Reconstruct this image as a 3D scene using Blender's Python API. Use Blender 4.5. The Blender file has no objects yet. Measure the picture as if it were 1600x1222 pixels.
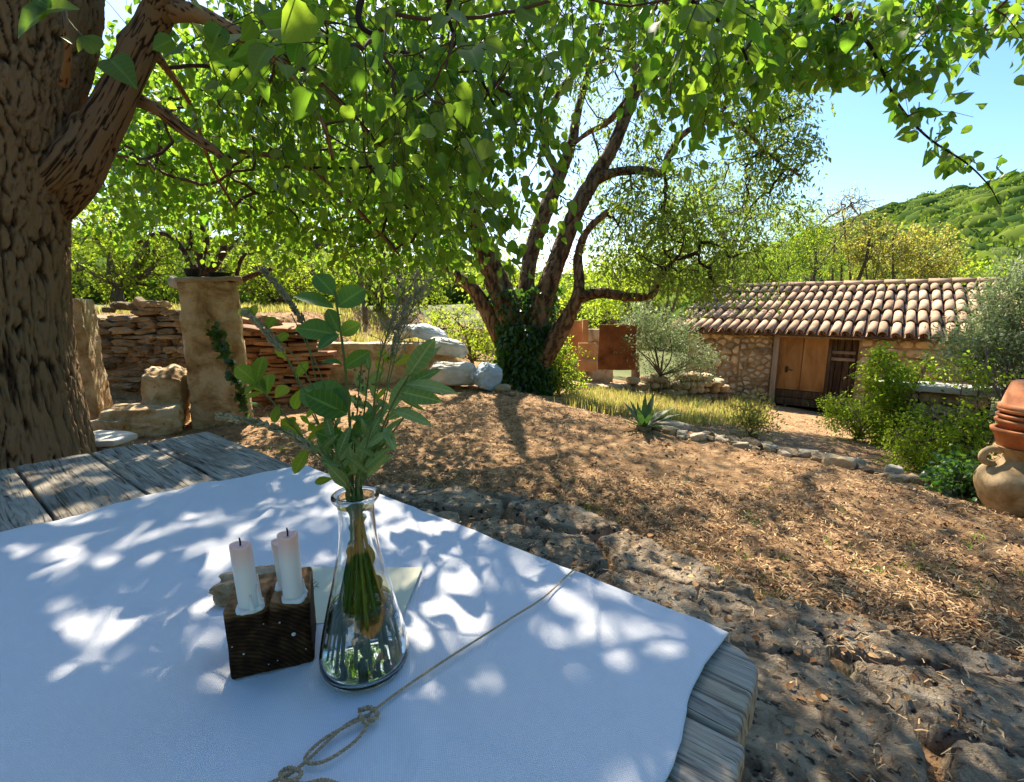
import bpy, math, random
import numpy as np
from mathutils import Vector, Matrix, Euler
random.seed(7)
RNG = np.random.default_rng(11)
R = math.radians
S = bpy.context.scene
COL = S.collection

# ------------------------------------------------------------ camera, sky, sun, exposure
CAMZ = 1.2
PITCH = R(10.4)
FPX = 740.0
cam = bpy.data.objects.new('camera', bpy.data.cameras.new('camera'))
COL.objects.link(cam)
cam.location = (0, 0, CAMZ)
cam.rotation_euler = (R(90) - PITCH, 0, 0)
cam.data.sensor_width = 36
cam.data.lens = 36 * FPX / 1600
cam.data.clip_start = 0.05
cam.data.clip_end = 2000
S.camera = cam

SUN_AZ = -15.0      # degrees, negative = left of straight ahead
SUN_EL = 50.0
world = bpy.data.worlds.new('World')
S.world = world
world.use_nodes = True
wn = world.node_tree.nodes
wl = world.node_tree.links
bg = wn['Background']
sky = wn.new('ShaderNodeTexSky')
sky.sky_type = 'NISHITA'
sky.sun_disc = False
sky.sun_elevation = R(SUN_EL)
sky.sun_rotation = R(SUN_AZ)
sky.ozone_density = 1.5
sky.dust_density = 1.0
sky.air_density = 1.0
hs = wn.new('ShaderNodeHueSaturation'); hs.inputs['Saturation'].default_value = 1.3
wl.new(sky.outputs[0], hs.inputs['Color']); wl.new(hs.outputs[0], bg.inputs[0])
bg.inputs[1].default_value = 0.095
sun = bpy.data.objects.new('sun', bpy.data.lights.new('sun', 'SUN'))
COL.objects.link(sun)
sun.data.energy = 4.9
sun.data.angle = R(0.5)
sun.data.color = (1.0, 0.90, 0.74)
SD = Vector((math.sin(R(SUN_AZ)) * math.cos(R(SUN_EL)), math.cos(R(SUN_AZ)) * math.cos(R(SUN_EL)), math.sin(R(SUN_EL))))
sun.rotation_euler = SD.to_track_quat('Z', 'Y').to_euler()
S.view_settings.view_transform = 'Standard'
S.view_settings.look = 'None'
S.view_settings.gamma = 1
S.view_settings.exposure = 1.57
S.view_settings.use_curve_mapping = False
S.cycles.use_denoising = True
S.cycles.max_bounces = 16
S.cycles.diffuse_bounces = 4
S.cycles.transmission_bounces = 14
S.cycles.sample_clamp_indirect = 6

# ------------------------------------------------------------ view helpers (picture position + depth -> place)
CP, SP = math.cos(PITCH), math.sin(PITCH)
def ray(px, py):
    cy = (611 - py) / FPX
    return ((px - 800) / FPX, CP + cy * SP, cy * CP - SP)
def P(px, py, d):
    r = ray(px, py)
    return np.array((r[0] * d, r[1] * d, CAMZ + r[2] * d))
def PZ(px, py, z):
    r = ray(px, py)
    t = (z - CAMZ) / r[2]
    return np.array((r[0] * t, r[1] * t, z))
def proj(p):
    p = np.asarray(p, float)
    x, y, z = p[..., 0], p[..., 1], p[..., 2] - CAMZ
    d = y * CP - z * SP
    cy = z * CP + y * SP
    return 800 + FPX * x / d, 611 - FPX * cy / d, d

# ------------------------------------------------------------ noise
def _h(ix, iy, iz, seed):
    n = (ix.astype(np.int64) * 73856093) ^ (iy.astype(np.int64) * 19349663) ^ (iz.astype(np.int64) * 83492791) ^ (seed * 2654435761 % (1 << 31))
    n = (n ^ (n >> 13)) * 1274126177
    n = n ^ (n >> 16)
    return (n & 0xffff) / 32767.5 - 1.0
def vn(p, seed=0):
    p = np.asarray(p, float)
    i = np.floor(p).astype(np.int64)
    f = p - i
    f = f * f * (3 - 2 * f)
    out = 0
    for dx in (0, 1):
        for dy in (0, 1):
            for dz in (0, 1):
                w = (f[..., 0] if dx else 1 - f[..., 0]) * (f[..., 1] if dy else 1 - f[..., 1]) * (f[..., 2] if dz else 1 - f[..., 2])
                out = out + w * _h(i[..., 0] + dx, i[..., 1] + dy, i[..., 2] + dz, seed)
    return out
def fbm(p, o=4, seed=0, g=0.5):
    p = np.asarray(p, float)
    a, s, t = 1.0, 0, 0
    for k in range(o):
        s = s + a * vn(p * (2.03 ** k) + 17.3 * k, seed + k)
        t += a
        a *= g
    return s / t
def sm(x, a, b):
    t = np.clip((np.asarray(x, float) - a) / (b - a), 0, 1)
    return t * t * (3 - 2 * t)
def p3(x, y, z=0.0):
    x, y, z = np.broadcast_arrays(np.asarray(x, float), np.asarray(y, float), np.asarray(z, float))
    return np.stack([x, y, z], -1)

# ------------------------------------------------------------ terrain
def terr(x, y):
    x = np.asarray(x, float); y = np.asarray(y, float)
    s = 0.8 * x + 0.6 * y - 3.85
    m = sm(x, -1.2, 0.6)
    r = np.hypot(x, y)
    z = -m * (0.143 * np.clip(s, 0, 14) + 0.07 * sm(s, 0.0, 0.3))
    y0 = 7.3 - 1.1 * sm(-x, 2.6, 3.2)
    z = z + sm(-x, 0.9, 1.5) * (0.55 + 0.5 * sm(-x, 2.5, 3.3)) * sm(y - y0, 0.0, 0.3)
    az = np.degrees(np.arctan2(x, np.maximum(y, 0.01)))
    sl = np.interp(az, [-60, -30, -10, 5, 18, 30, 38, 45, 60, 90], [0.09, 0.09, 0.07, 0.055, 0.06, 0.11, 0.152, 0.172, 0.2, 0.16])
    z = z + sl * 1.22 * (np.clip(r - 34, 0, 190)) * sm(r, 30, 60)
    z = z + 0.9 * fbm(p3(x / 14, y / 14), 3, 5) * sm(r, 18, 50)
    z = z + 0.05 * fbm(p3(x / 1.1, y / 1.1), 3, 9) * sm(r, 1.5, 3.5) + 0.012 * fbm(p3(x * 6, y * 6), 3, 4)
    return z
def tz(x, y):
    return float(terr(x, y))
GT = np.geomspace(1.0, 200, 700)
def G(px, py):
    r = ray(px, py)
    tt = GT
    k = np.nonzero(CAMZ + r[2] * tt < terr(r[0] * tt, r[1] * tt))[0]
    t = tt[k[0]] if len(k) else tt[-1]
    return np.array((r[0] * t, r[1] * t, tz(r[0] * t, r[1] * t)))

# ------------------------------------------------------------ object helpers
def meta(o, label=None, cat=None, group=None, kind=None):
    if label: o['label'] = label
    if cat: o['category'] = cat
    if group: o['group'] = group
    if kind: o['kind'] = kind
    return o
def thing(name, label, cat, loc=(0, 0, 0), rz=0, group=None):
    o = bpy.data.objects.new(name, None)
    o.empty_display_size = 0.1
    COL.objects.link(o)
    o.location = tuple(float(v) for v in loc)
    o.rotation_euler = (0, 0, rz)
    return meta(o, label, cat, group)
def mesh(name, V, F, mat=None, smooth=True, var=None, ex=None):
    V = np.asarray(V, np.float32).reshape(-1, 3)
    if not isinstance(F, list): F = [F]
    F = [np.asarray(f, np.int32) for f in F if len(f)]
    me = bpy.data.meshes.new(name)
    me.vertices.add(len(V))
    me.vertices.foreach_set('co', V.ravel())
    nl = sum(f.size for f in F); nf = sum(len(f) for f in F)
    me.loops.add(nl); me.polygons.add(nf)
    me.loops.foreach_set('vertex_index', np.concatenate([f.ravel() for f in F]))
    tot = np.concatenate([np.full(len(f), f.shape[1], np.int32) for f in F])
    st = np.concatenate([[0], np.cumsum(tot)[:-1]]).astype(np.int32)
    me.polygons.foreach_set('loop_start', st)
    try: me.polygons.foreach_set('loop_total', tot)
    except Exception: pass
    me.polygons.foreach_set('use_smooth', np.full(nf, smooth, bool))
    if var is not None:
        at = me.attributes.new('var', 'FLOAT', 'POINT')
        at.data.foreach_set('value', np.asarray(var, np.float32))
    if ex is not None:
        for nm, arr in zip(('rib', 'side'), ex):
            at = me.attributes.new(nm, 'FLOAT', 'POINT'); at.data.foreach_set('value', np.asarray(arr, np.float32))
    me.update(calc_edges=True)
    
    if mat: me.materials.append(mat)
    return me
def ob(name, me, parent=None, loc=None, rot=None, scale=None, M=None):
    o = bpy.data.objects.new(name, me)
    COL.objects.link(o)
    if parent: o.parent = parent
    if M is not None: o.matrix_basis = M
    if loc is not None: o.location = tuple(float(v) for v in loc)
    if rot is not None: o.rotation_euler = rot
    if scale is not None: o.scale = scale if hasattr(scale, '__len__') else (scale,) * 3
    return o
class Acc:
    def __init__(s): s.V = []; s.F = {}; s.A = []; s.n = 0
    def add(s, V, F, var=None):
        V = np.asarray(V, float).reshape(-1, 3)
        for f in (F if isinstance(F, list) else [F]):
            f = np.asarray(f, np.int64)
            if len(f): s.F.setdefault(f.shape[1], []).append(f + s.n)
        s.V.append(V); s.n += len(V)
        s.A.append(np.full(len(V), 0.5) if var is None else np.broadcast_to(np.asarray(var, float), (len(V),)))
        return s
    def mesh(s, name, mat, smooth=True):
        return mesh(name, np.concatenate(s.V), [np.concatenate(v) for v in s.F.values()], mat, smooth, np.concatenate(s.A))

def tube(path, rad, n=6, cap=True, disp=None, closed_start=True):
    """swept tube: returns V, [quads, tris]"""
    Pn = np.asarray(path, float); m = len(Pn)
    rad = np.broadcast_to(np.asarray(rad, float), (m,))
    T = np.gradient(Pn, axis=0); T /= np.linalg.norm(T, axis=1)[:, None] + 1e-12
    up = np.array((0.31, 0.22, 0.92)) if abs(T[0][2]) < 0.9 else np.array((1.0, 0.1, 0.0))
    N = np.zeros_like(Pn); v = np.cross(T[0], up); v /= np.linalg.norm(v); N[0] = v
    for i in range(1, m):
        v = N[i - 1] - T[i] * np.dot(N[i - 1], T[i]); N[i] = v / (np.linalg.norm(v) + 1e-12)
    B = np.cross(T, N)
    th = np.linspace(0, 2 * np.pi, n, endpoint=False)
    ring = N[:, None, :] * np.cos(th)[None, :, None] + B[:, None, :] * np.sin(th)[None, :, None]
    V = Pn[:, None, :] + ring * rad[:, None, None]
    if disp is not None:
        V = V + ring * disp(V, ring)[..., None]
    V = V.reshape(-1, 3)
    i = np.arange(m - 1)[:, None] * n; j = np.arange(n)[None, :]; j2 = (j + 1) % n
    Q = np.stack([i + j, i + j2, i + n + j2, i + n + j], -1).reshape(-1, 4)
    Fs = [Q]
    if cap:
        V = np.concatenate([V, Pn[:1], Pn[-1:]])
        a, b = m * n, m * n + 1
        jj = np.arange(n); k = (jj + 1) % n
        Fs.append(np.concatenate([np.stack([np.full(n, a), k, jj], -1), np.stack([np.full(n, b), (m - 1) * n + jj, (m - 1) * n + k], -1)]))
    return V, Fs
def smooth_path(pts, sub=5):
    """Catmull-Rom through points (rows may have extra columns such as radius)"""
    p = np.asarray(pts, float)
    if len(p) < 3: 
        t = np.linspace(0, 1, sub + 1)[:, None]
        return p[0] * (1 - t) + p[-1] * t
    q = np.vstack([2 * p[0] - p[1], p, 2 * p[-1] - p[-2]])
    out = []
    for i in range(1, len(q) - 2):
        a, b, c, d = q[i - 1], q[i], q[i + 1], q[i + 2]
        for k in range(sub):
            t = k / sub
            out.append(0.5 * ((2 * b) + (c - a) * t + (2 * a - 5 * b + 4 * c - d) * t * t + (3 * b - a - 3 * c + d) * t ** 3))
    out.append(p[-1])
    return np.array(out)
def grid_faces(nu, nv):
    i = np.arange(nu - 1)[:, None] * nv; j = np.arange(nv - 1)[None, :]
    return np.stack([i + j, i + nv + j, i + nv + j + 1, i + j + 1], -1).reshape(-1, 4)
def box(c, s, rot=None, sub=None):
    c = np.asarray(c, float); s = np.asarray(s, float) / 2
    V = np.array([(x, y, z) for x in (-1, 1) for y in (-1, 1) for z in (-1, 1)], float) * s
    if rot is not None: V = V @ np.array(Euler(rot).to_matrix()).T
    F = np.array([(0, 1, 3, 2), (4, 6, 7, 5), (0, 4, 5, 1), (2, 3, 7, 6), (0, 2, 6, 4), (1, 5, 7, 3)])
    return V + c, F
def bevbox(s, b=0.01, n=(1, 1, 1), amp=0.0, freq=4, seed=0, wob=0.0):
    """box with dense faces and softened edges: a cube-sphere style grid clipped to a rounded box, then noised"""
    s = np.asarray(s, float)
    A = Acc()
    for ax in range(3):
        u, v = (ax + 1) % 3, (ax + 2) % 3
        nu, nv = n[u] + 3, n[v] + 3
        def ln(k, L):
            b2 = min(b, L * 0.45)
            return np.concatenate([[-L / 2, -L / 2 + b2 * 0.35], np.linspace(-L / 2 + b2, L / 2 - b2, k + 1), [L / 2 - b2 * 0.35, L / 2]])
        gu, gv = ln(n[u], s[u]), ln(n[v], s[v])
        U, Vv = np.meshgrid(gu, gv, indexing='ij')
        for sg in (-1, 1):
            Pt = np.zeros(U.shape + (3,)); Pt[..., u] = U; Pt[..., v] = Vv; Pt[..., ax] = sg * s[ax] / 2
            f = grid_faces(len(gu), len(gv))
            if sg < 0: f = f[:, ::-1]
            A.add(Pt, f)
    V = np.concatenate(A.V); F = np.concatenate(A.F[4])
    core = np.clip(V, -(s / 2 - b), s / 2 - b)
    d = V - core; L = np.linalg.norm(d, axis=1)[:, None]
    V = np.where(L > 1e-9, core + d / np.maximum(L, 1e-9) * np.minimum(L, b), V)
    if amp:
        V = V + amp * np.stack([fbm(V * freq + 31 * k, 4, seed + k) for k in range(3)], -1)
    return V, F
# icosphere
def _ico(sub):
    t = (1 + 5 ** .5) / 2
    V = [(-1, t, 0), (1, t, 0), (-1, -t, 0), (1, -t, 0), (0, -1, t), (0, 1, t), (0, -1, -t), (0, 1, -t), (t, 0, -1), (t, 0, 1), (-t, 0, -1), (-t, 0, 1)]
    V = [np.array(v) / np.linalg.norm(v) for v in V]
    F = [(0, 11, 5), (0, 5, 1), (0, 1, 7), (0, 7, 10), (0, 10, 11), (1, 5, 9), (5, 11, 4), (11, 10, 2), (10, 7, 6), (7, 1, 8), (3, 9, 4), (3, 4, 2), (3, 2, 6), (3, 6, 8), (3, 8, 9), (4, 9, 5), (2, 4, 11), (6, 2, 10), (8, 6, 7), (9, 8, 1)]
    for _ in range(sub):
        mid = {}; F2 = []
        def m(a, b):
            k = (min(a, b), max(a, b))
            if k not in mid:
                v = V[a] + V[b]; V.append(v / np.linalg.norm(v)); mid[k] = len(V) - 1
            return mid[k]
        for a, b, c in F:
            ab, bc, ca = m(a, b), m(b, c), m(c, a)
            F2 += [(a, ab, ca), (b, bc, ab), (c, ca, bc), (ab, bc, ca)]
        F = F2
    return np.array(V), np.array(F)
ICO = {k: _ico(k) for k in (0, 1, 2, 3, 4)}
def rock(sub=1, boxy=0.5, amp=0.15, seed=0, freq=1.6):
    V, F = ICO[sub]
    m = np.abs(V).max(1)[:, None]
    W = V * (1 - boxy) + V / m * boxy * 0.85
    W = W * (1 + amp * fbm(V * freq + seed * 7.7, 3, seed)[:, None])
    W = W + amp * 0.4 * np.stack([fbm(V * freq * 2 + seed * 3.1 + 9 * k, 2, seed + k) for k in range(3)], -1)
    return W, F

# ------------------------------------------------------------ materials
def nt(name):
    m = bpy.data.materials.new(name); m.use_nodes = True
    t = m.node_tree
    return m, t.nodes, t.links, t.nodes['Principled BSDF']
def c4(c): return (c[0], c[1], c[2], 1)
def ramp(n, l, src, cols, pos=None):
    r = n.new('ShaderNodeValToRGB')
    e = r.color_ramp.elements
    k = len(cols)
    pos = pos or [i / (k - 1) for i in range(k)]
    while len(e) < k: e.new(0.5)
    for i in range(k):
        e[i].position = pos[i]; e[i].color = c4(cols[i])
    l.new(src, r.inputs[0])
    return r
def NM(name, cols, scale=5, detail=6, rough=0.85, bump=0.5, bscale=40, bdist=0.01, stretch=(1, 1, 1), rand=0.2, spec=0.25, coord='Position', pos=None, dist=0.0, attr=0.0, speck=None):
    m, n, l, b = nt(name)
    if coord == 'Position':
        g = n.new('ShaderNodeNewGeometry'); src = g.outputs['Position']
    else:
        g = n.new('ShaderNodeTexCoord'); src = g.outputs[coord]
    mp = n.new('ShaderNodeMapping'); mp.inputs['Scale'].default_value = stretch
    l.new(src, mp.inputs[0])
    no = n.new('ShaderNodeTexNoise'); no.inputs['Scale'].default_value = scale; no.inputs['Detail'].default_value = detail; no.inputs['Roughness'].default_value = 0.65; no.inputs['Distortion'].default_value = dist
    l.new(mp.outputs[0], no.inputs[0])
    oi = n.new('ShaderNodeObjectInfo')
    fac = no.outputs[0]
    if attr:
        at = n.new('ShaderNodeAttribute'); at.attribute_name = 'var'
        ma = n.new('ShaderNodeMath'); ma.operation = 'MULTIPLY_ADD'; ma.inputs[1].default_value = attr; l.new(at.outputs['Fac'], ma.inputs[0])
        sb = n.new('ShaderNodeMath'); sb.operation = 'SUBTRACT'; sb.inputs[1].default_value = attr / 2; l.new(fac, sb.inputs[0])
        l.new(sb.outputs[0], ma.inputs[2]); fac = ma.outputs[0]
    k = len(cols)
    pos = pos or [0.25 + 0.5 * i / (k - 1) for i in range(k)]
    r = ramp(n, l, fac, cols, pos)
    hv = n.new('ShaderNodeHueSaturation')
    mr = n.new('ShaderNodeMapRange'); mr.inputs[3].default_value = 1 - rand; mr.inputs[4].default_value = 1 + rand
    l.new(oi.outputs['Random'], mr.inputs[0]); l.new(mr.outputs[0], hv.inputs['Value'])
    l.new(r.outputs[0], hv.inputs['Color'])
    out = hv.outputs[0]
    if speck:
        n3 = n.new('ShaderNodeTexNoise'); n3.inputs['Scale'].default_value = speck[0]; n3.inputs['Detail'].default_value = 3
        l.new(mp.outputs[0], n3.inputs[0])
        r3 = ramp(n, l, n3.outputs[0], [(0, 0, 0), (1, 1, 1)], [speck[1], speck[1] + 0.08])
        mx = n.new('ShaderNodeMix'); mx.data_type = 'RGBA'
        l.new(r3.outputs[0], mx.inputs[0]); l.new(out, mx.inputs[6]); mx.inputs[7].default_value = c4(speck[2]); out = mx.outputs[2]
    l.new(out, b.inputs['Base Color'])
    b.inputs['Roughness'].default_value = rough
    b.inputs['Specular IOR Level'].default_value = spec
    if bump:
        n2 = n.new('ShaderNodeTexNoise'); n2.inputs['Scale'].default_value = bscale; n2.inputs['Detail'].default_value = 8; n2.inputs['Roughness'].default_value = 0.7
        l.new(mp.outputs[0], n2.inputs[0])
        bp = n.new('ShaderNodeBump'); bp.inputs['Strength'].default_value = bump; bp.inputs['Distance'].default_value = bdist
        l.new(n2.outputs[0], bp.inputs['Height']); l.new(bp.outputs[0], b.inputs['Normal'])
    return m
def LEAF(name, a, b_, trans, tf=0.5, rough=0.5, spec=0.35):
    m, n, l, b = nt(name)
    at = n.new('ShaderNodeAttribute'); at.attribute_name = 'var'
    oi = n.new('ShaderNodeObjectInfo')
    ad = n.new('ShaderNodeMath'); ad.operation = 'ADD'; l.new(at.outputs['Fac'], ad.inputs[0]); l.new(oi.outputs['Random'], ad.inputs[1])
    fr = n.new('ShaderNodeMath'); fr.operation = 'FRACT'; l.new(ad.outputs[0], fr.inputs[0])
    r = ramp(n, l, fr.outputs[0], [a, b_])
    # pale midrib and side veins, from the leaf's own coordinates
    rb = n.new('ShaderNodeAttribute'); rb.attribute_name = 'rib'; sd = n.new('ShaderNodeAttribute'); sd.attribute_name = 'side'
    m1 = n.new('ShaderNodeMapRange'); m1.inputs[1].default_value = 0.86; m1.inputs[2].default_value = 0.97; l.new(rb.outputs['Fac'], m1.inputs[0])
    s1 = n.new('ShaderNodeMath'); s1.operation = 'MULTIPLY'; s1.inputs[1].default_value = 50; l.new(sd.outputs['Fac'], s1.inputs[0])
    s2 = n.new('ShaderNodeMath'); s2.operation = 'SINE'; l.new(s1.outputs[0], s2.inputs[0])
    m2 = n.new('ShaderNodeMapRange'); m2.inputs[1].default_value = 0.8; m2.inputs[2].default_value = 1.0; m2.inputs[4].default_value = 0.45; l.new(s2.outputs[0], m2.inputs[0])
    mxx = n.new('ShaderNodeMath'); mxx.operation = 'MAXIMUM'; l.new(m1.outputs[0], mxx.inputs[0]); l.new(m2.outputs[0], mxx.inputs[1])
    gp = n.new('ShaderNodeNewGeometry'); gn = n.new('ShaderNodeTexNoise'); gn.inputs['Scale'].default_value = 55; gn.inputs['Detail'].default_value = 3; l.new(gp.outputs['Position'], gn.inputs[0])
    gm = n.new('ShaderNodeMapRange'); gm.inputs[3].default_value = 0.65; gm.inputs[4].default_value = 1.35; l.new(gn.outputs[0], gm.inputs[0])
    hv = n.new('ShaderNodeHueSaturation'); l.new(r.outputs[0], hv.inputs['Color']); l.new(gm.outputs[0], hv.inputs['Value'])
    vm = n.new('ShaderNodeMix'); vm.data_type = 'RGBA'; vm.inputs[7].default_value = (b_[0] * 1.8 + .03, b_[1] * 1.6 + .03, b_[2] * 1.8 + .015, 1)
    l.new(mxx.outputs[0], vm.inputs[0]); l.new(hv.outputs[0], vm.inputs[6])
    l.new(vm.outputs[2], b.inputs['Base Color'])
    b.inputs['Roughness'].default_value = rough; b.inputs['Specular IOR Level'].default_value = spec
    tr = n.new('ShaderNodeBsdfTranslucent')
    t2 = [min(1, c * 1.0) for c in trans]; t1 = (trans[0] * 0.55, trans[1] * 0.8, trans[2] * 0.7)
    r2 = ramp(n, l, fr.outputs[0], [t1, t2]); l.new(r2.outputs[0], tr.inputs[0])
    mx = n.new('ShaderNodeMixShader'); mx.inputs[0].default_value = tf
    l.new(b.outputs[0], mx.inputs[1]); l.new(tr.outputs[0], mx.inputs[2])
    l.new(mx.outputs[0], n['Material Output'].inputs[0])
    return m

M = {}
M['ground'] = NM('ground_soil', [(0.09, 0.048, 0.022), (0.31, 0.18, 0.085), (0.54, 0.36, 0.19)], 7, 9, 0.95, 1.0, 34, 0.03, speck=(60, 0.62, (0.42, 0.29, 0.15)))
M['litter'] = NM('straw_litter', [(0.045, 0.022, 0.010), (0.28, 0.145, 0.06), (0.64, 0.44, 0.23)], 3, 3, 0.8, 0, attr=1.2, pos=[0.1, 0.5, 1.0])
M['dryleaf'] = NM('dry_leaf', [(0.10, 0.042, 0.016), (0.30, 0.14, 0.05), (0.46, 0.29, 0.13)], 3, 3, 0.7, 0, attr=1.2, pos=[0.1, 0.5, 1.0])
M['slab'] = NM('limestone_slab', [(0.13, 0.09, 0.055), (0.37, 0.275, 0.18), (0.52, 0.40, 0.27), (0.68, 0.55, 0.39)], 9, 13, 0.9, 1.0, 90, 0.035, rand=0.14, dist=0.8, pos=[.34, .44, .54, .68], speck=(34, 0.585, (0.05, 0.042, 0.034)))
M['bark'] = NM('dark_bark', [(0.010, 0.005, 0.003), (0.10, 0.056, 0.029), (0.31, 0.20, 0.11)], 38, 9, 0.9, 1.0, 70, 0.012, stretch=(1, 1, 0.3), attr=0.9, pos=[0.15, 0.45, 0.85])
M['limb'] = NM('brown_limb', [(0.035, 0.017, 0.008), (0.17, 0.088, 0.042), (0.30, 0.18, 0.095)], 20, 8, 0.8, 1.0, 70, 0.012, stretch=(1, 1, 0.4), attr=.8)
M['twig'] = NM('twig', [(0.05, 0.028, 0.016), (0.12, 0.07, 0.04)], 9, 3, 0.85, 0)
M['bark2'] = NM('brown_bark', [(0.035, 0.018, 0.009), (0.12, 0.062, 0.03), (0.27, 0.16, 0.085)], 22, 9, 0.9, 1.0, 60, 0.03, stretch=(1, 1, 0.35), attr=0.4)
M['bark3'] = NM('grey_bark', [(0.05, 0.035, 0.025), (0.14, 0.10, 0.07), (0.22, 0.17, 0.12)], 6, 6, 0.9, 0.6, 30, 0.02)
M['leaf'] = LEAF('tree_leaf', (0.022, 0.068, 0.012), (0.065, 0.125, 0.018), (0.47, 0.70, 0.045), 0.44, 0.42, 0.35)
M['leaf2'] = LEAF('fine_leaf', (0.05, 0.085, 0.022), (0.11, 0.14, 0.03), (0.46, 0.56, 0.07), 0.42, 0.6, 0.12)
M['leafy'] = LEAF('yellow_green_leaf', (0.075, 0.115, 0.012), (0.17, 0.18, 0.02), (0.66, 0.76, 0.05), 0.47, 0.6, 0.1)
M['leafg'] = LEAF('green_leaf', (0.05, 0.10, 0.014), (0.13, 0.165, 0.02), (0.62, 0.74, 0.05), 0.45, 0.6, 0.12)
M['leafo'] = LEAF('olive_leaf', (0.14, 0.17, 0.07), (0.30, 0.32, 0.17), (0.42, 0.50, 0.20), 0.3)
M['leafb'] = LEAF('autumn_leaf', (0.13, 0.12, 0.025), (0.24, 0.17, 0.035), (0.75, 0.62, 0.10), 0.45)
M['ivy'] = LEAF('ivy_leaf', (0.018, 0.05, 0.012), (0.04, 0.10, 0.018), (0.20, 0.40, 0.04), 0.3, 0.35, 0.6)
M['grass'] = LEAF('dry_grass', (0.22, 0.19, 0.05), (0.42, 0.33, 0.10), (0.7, 0.6, 0.15), 0.4)
M['grassg'] = LEAF('green_grass', (0.06, 0.13, 0.02), (0.13, 0.20, 0.03), (0.5, 0.7, 0.08), 0.4)
M['vasestem'] = LEAF('greened_vase_stem', (0.06, 0.15, 0.03), (0.12, 0.24, 0.05), (0.30, 0.55, 0.08), 0.3)  # stem copy coloured greener to offset the orange cast inside the glass
M['agave'] = LEAF('agave_leaf', (0.035, 0.075, 0.03), (0.07, 0.12, 0.045), (0.2, 0.35, 0.06), 0.2)
M['bouquet'] = LEAF('glossy_leaf', (0.03, 0.095, 0.015), (0.08, 0.175, 0.026), (0.28, 0.50, 0.04), 0.3, 0.5, 0.25)
M['sage'] = LEAF('sage_leaf', (0.10, 0.165, 0.05), (0.19, 0.27, 0.095), (0.42, 0.58, 0.14), 0.35, .55, .2)
M['stem'] = LEAF('green_stem', (0.09, 0.13, 0.035), (0.16, 0.20, 0.06), (0.35, 0.45, 0.10), 0.2)
M['spike'] = NM('grey_spike', [(0.10, 0.10, 0.055), (0.34, 0.33, 0.21)], 90, 3, 0.9, 0)
M['stone'] = NM('field_stone', [(0.15, 0.105, 0.06), (0.42, 0.31, 0.18), (0.62, 0.50, 0.33)], 5, 8, 0.9, 0.8, 40, 0.015, rand=0.35)
M['stoneg'] = NM('grey_stone', [(0.18, 0.14, 0.10), (0.44, 0.365, 0.26), (0.62, 0.53, 0.39)], 5, 8, 0.9, 0.8, 40, 0.015, rand=0.35)
M['mortar'] = NM('warm_mortar', [(0.09, 0.055, 0.028), (0.28, 0.19, 0.10), (0.42, 0.30, 0.17)], 2.5, 8, 0.95, 0.8, 25, 0.02)
M['stucco'] = NM('worn_stucco', [(0.12, 0.07, 0.03), (0.40, 0.26, 0.125), (0.60, 0.46, 0.28), (0.66, 0.56, 0.39)], 4.5, 11, 0.95, 1.0, 22, 0.03, pos=[0.28, 0.42, 0.55, 0.75], dist=0.4, speck=(14, 0.66, (0.12, 0.085, 0.045)))
M['paletile'] = NM('roof_tile', [(0.21, 0.12, 0.065), (0.42, 0.275, 0.17), (0.56, 0.41, 0.27)], 3, 6, 0.85, 0.4, 40, 0.01, rand=0.25)
M['redtile'] = NM('stacked_tile', [(0.13, 0.06, 0.03), (0.31, 0.155, 0.08), (0.42, 0.26, 0.15)], 4, 6, 0.85, 0.6, 40, 0.01, rand=0.35)
M['rust'] = NM('rusty_metal', [(0.06, 0.018, 0.008), (0.16, 0.055, 0.02), (0.26, 0.10, 0.04)], 4, 8, 0.8, 0.4, 30, 0.01)
M['clay'] = NM('clay_panel', [(0.32, 0.13, 0.055), (0.50, 0.25, 0.12), (0.56, 0.34, 0.19)], 3, 8, 0.9, 0.5, 30, 0.01)
M['terra'] = NM('terracotta', [(0.30, 0.095, 0.04), (0.50, 0.19, 0.085), (0.60, 0.30, 0.16)], 9, 7, 0.8, 0.25, 60, 0.004, rand=0.12)
M['jar'] = NM('old_jar_clay', [(0.13, 0.07, 0.025), (0.30, 0.19, 0.09), (0.46, 0.34, 0.20), (0.50, 0.40, 0.26)], 7, 9, 0.85, 0.5, 60, 0.006, dist=0.3)
M['sack'] = NM('white_sack', [(0.42, 0.37, 0.29), (0.74, 0.70, 0.62)], 4, 5, 0.7, 0.3, 60, 0.006)
M['bluesack'] = NM('blue_grey_sack', [(0.34, 0.42, 0.50), (0.60, 0.68, 0.75)], 4, 5, 0.6, 0.3, 60, 0.006)
M['ply'] = NM('tan_plywood', [(0.12, 0.05, 0.016), (0.32, 0.155, 0.05), (0.44, 0.25, 0.10)], 4.5, 9, 0.75, 0.3, 30, 0.004, stretch=(1, 1, 0.25), dist=0.5)
M['darkwood'] = NM('dark_door_wood', [(0.018, 0.011, 0.007), (0.07, 0.042, 0.024), (0.16, 0.11, 0.07)], 6, 8, 0.85, 0.5, 40, 0.006, stretch=(3, 3, 0.4))
M['greywood'] = NM('grey_post', [(0.17, 0.12, 0.085), (0.33, 0.27, 0.21)], 6, 8, 0.85, 0.5, 40, 0.006, stretch=(3, 3, 0.4))
M['white'] = NM('white_slab', [(0.45, 0.43, 0.38), (0.68, 0.66, 0.62)], 5, 5, 0.8, 0.3, 40, 0.006)
M['jute'] = NM('jute', [(0.28, 0.18, 0.09), (0.56, 0.41, 0.25)], 400, 3, 0.9, 0.6, 900, 0.001)
M['paper'] = NM('cream_card', [(0.66, 0.64, 0.45), (0.72, 0.70, 0.52)], 4, 3, 0.7, 0.1, 200, 0.001)
M['ink'] = NM('ink', [(0.02, 0.02, 0.02), (0.03, 0.03, 0.03)], 4, 1, 0.6, 0)
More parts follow.
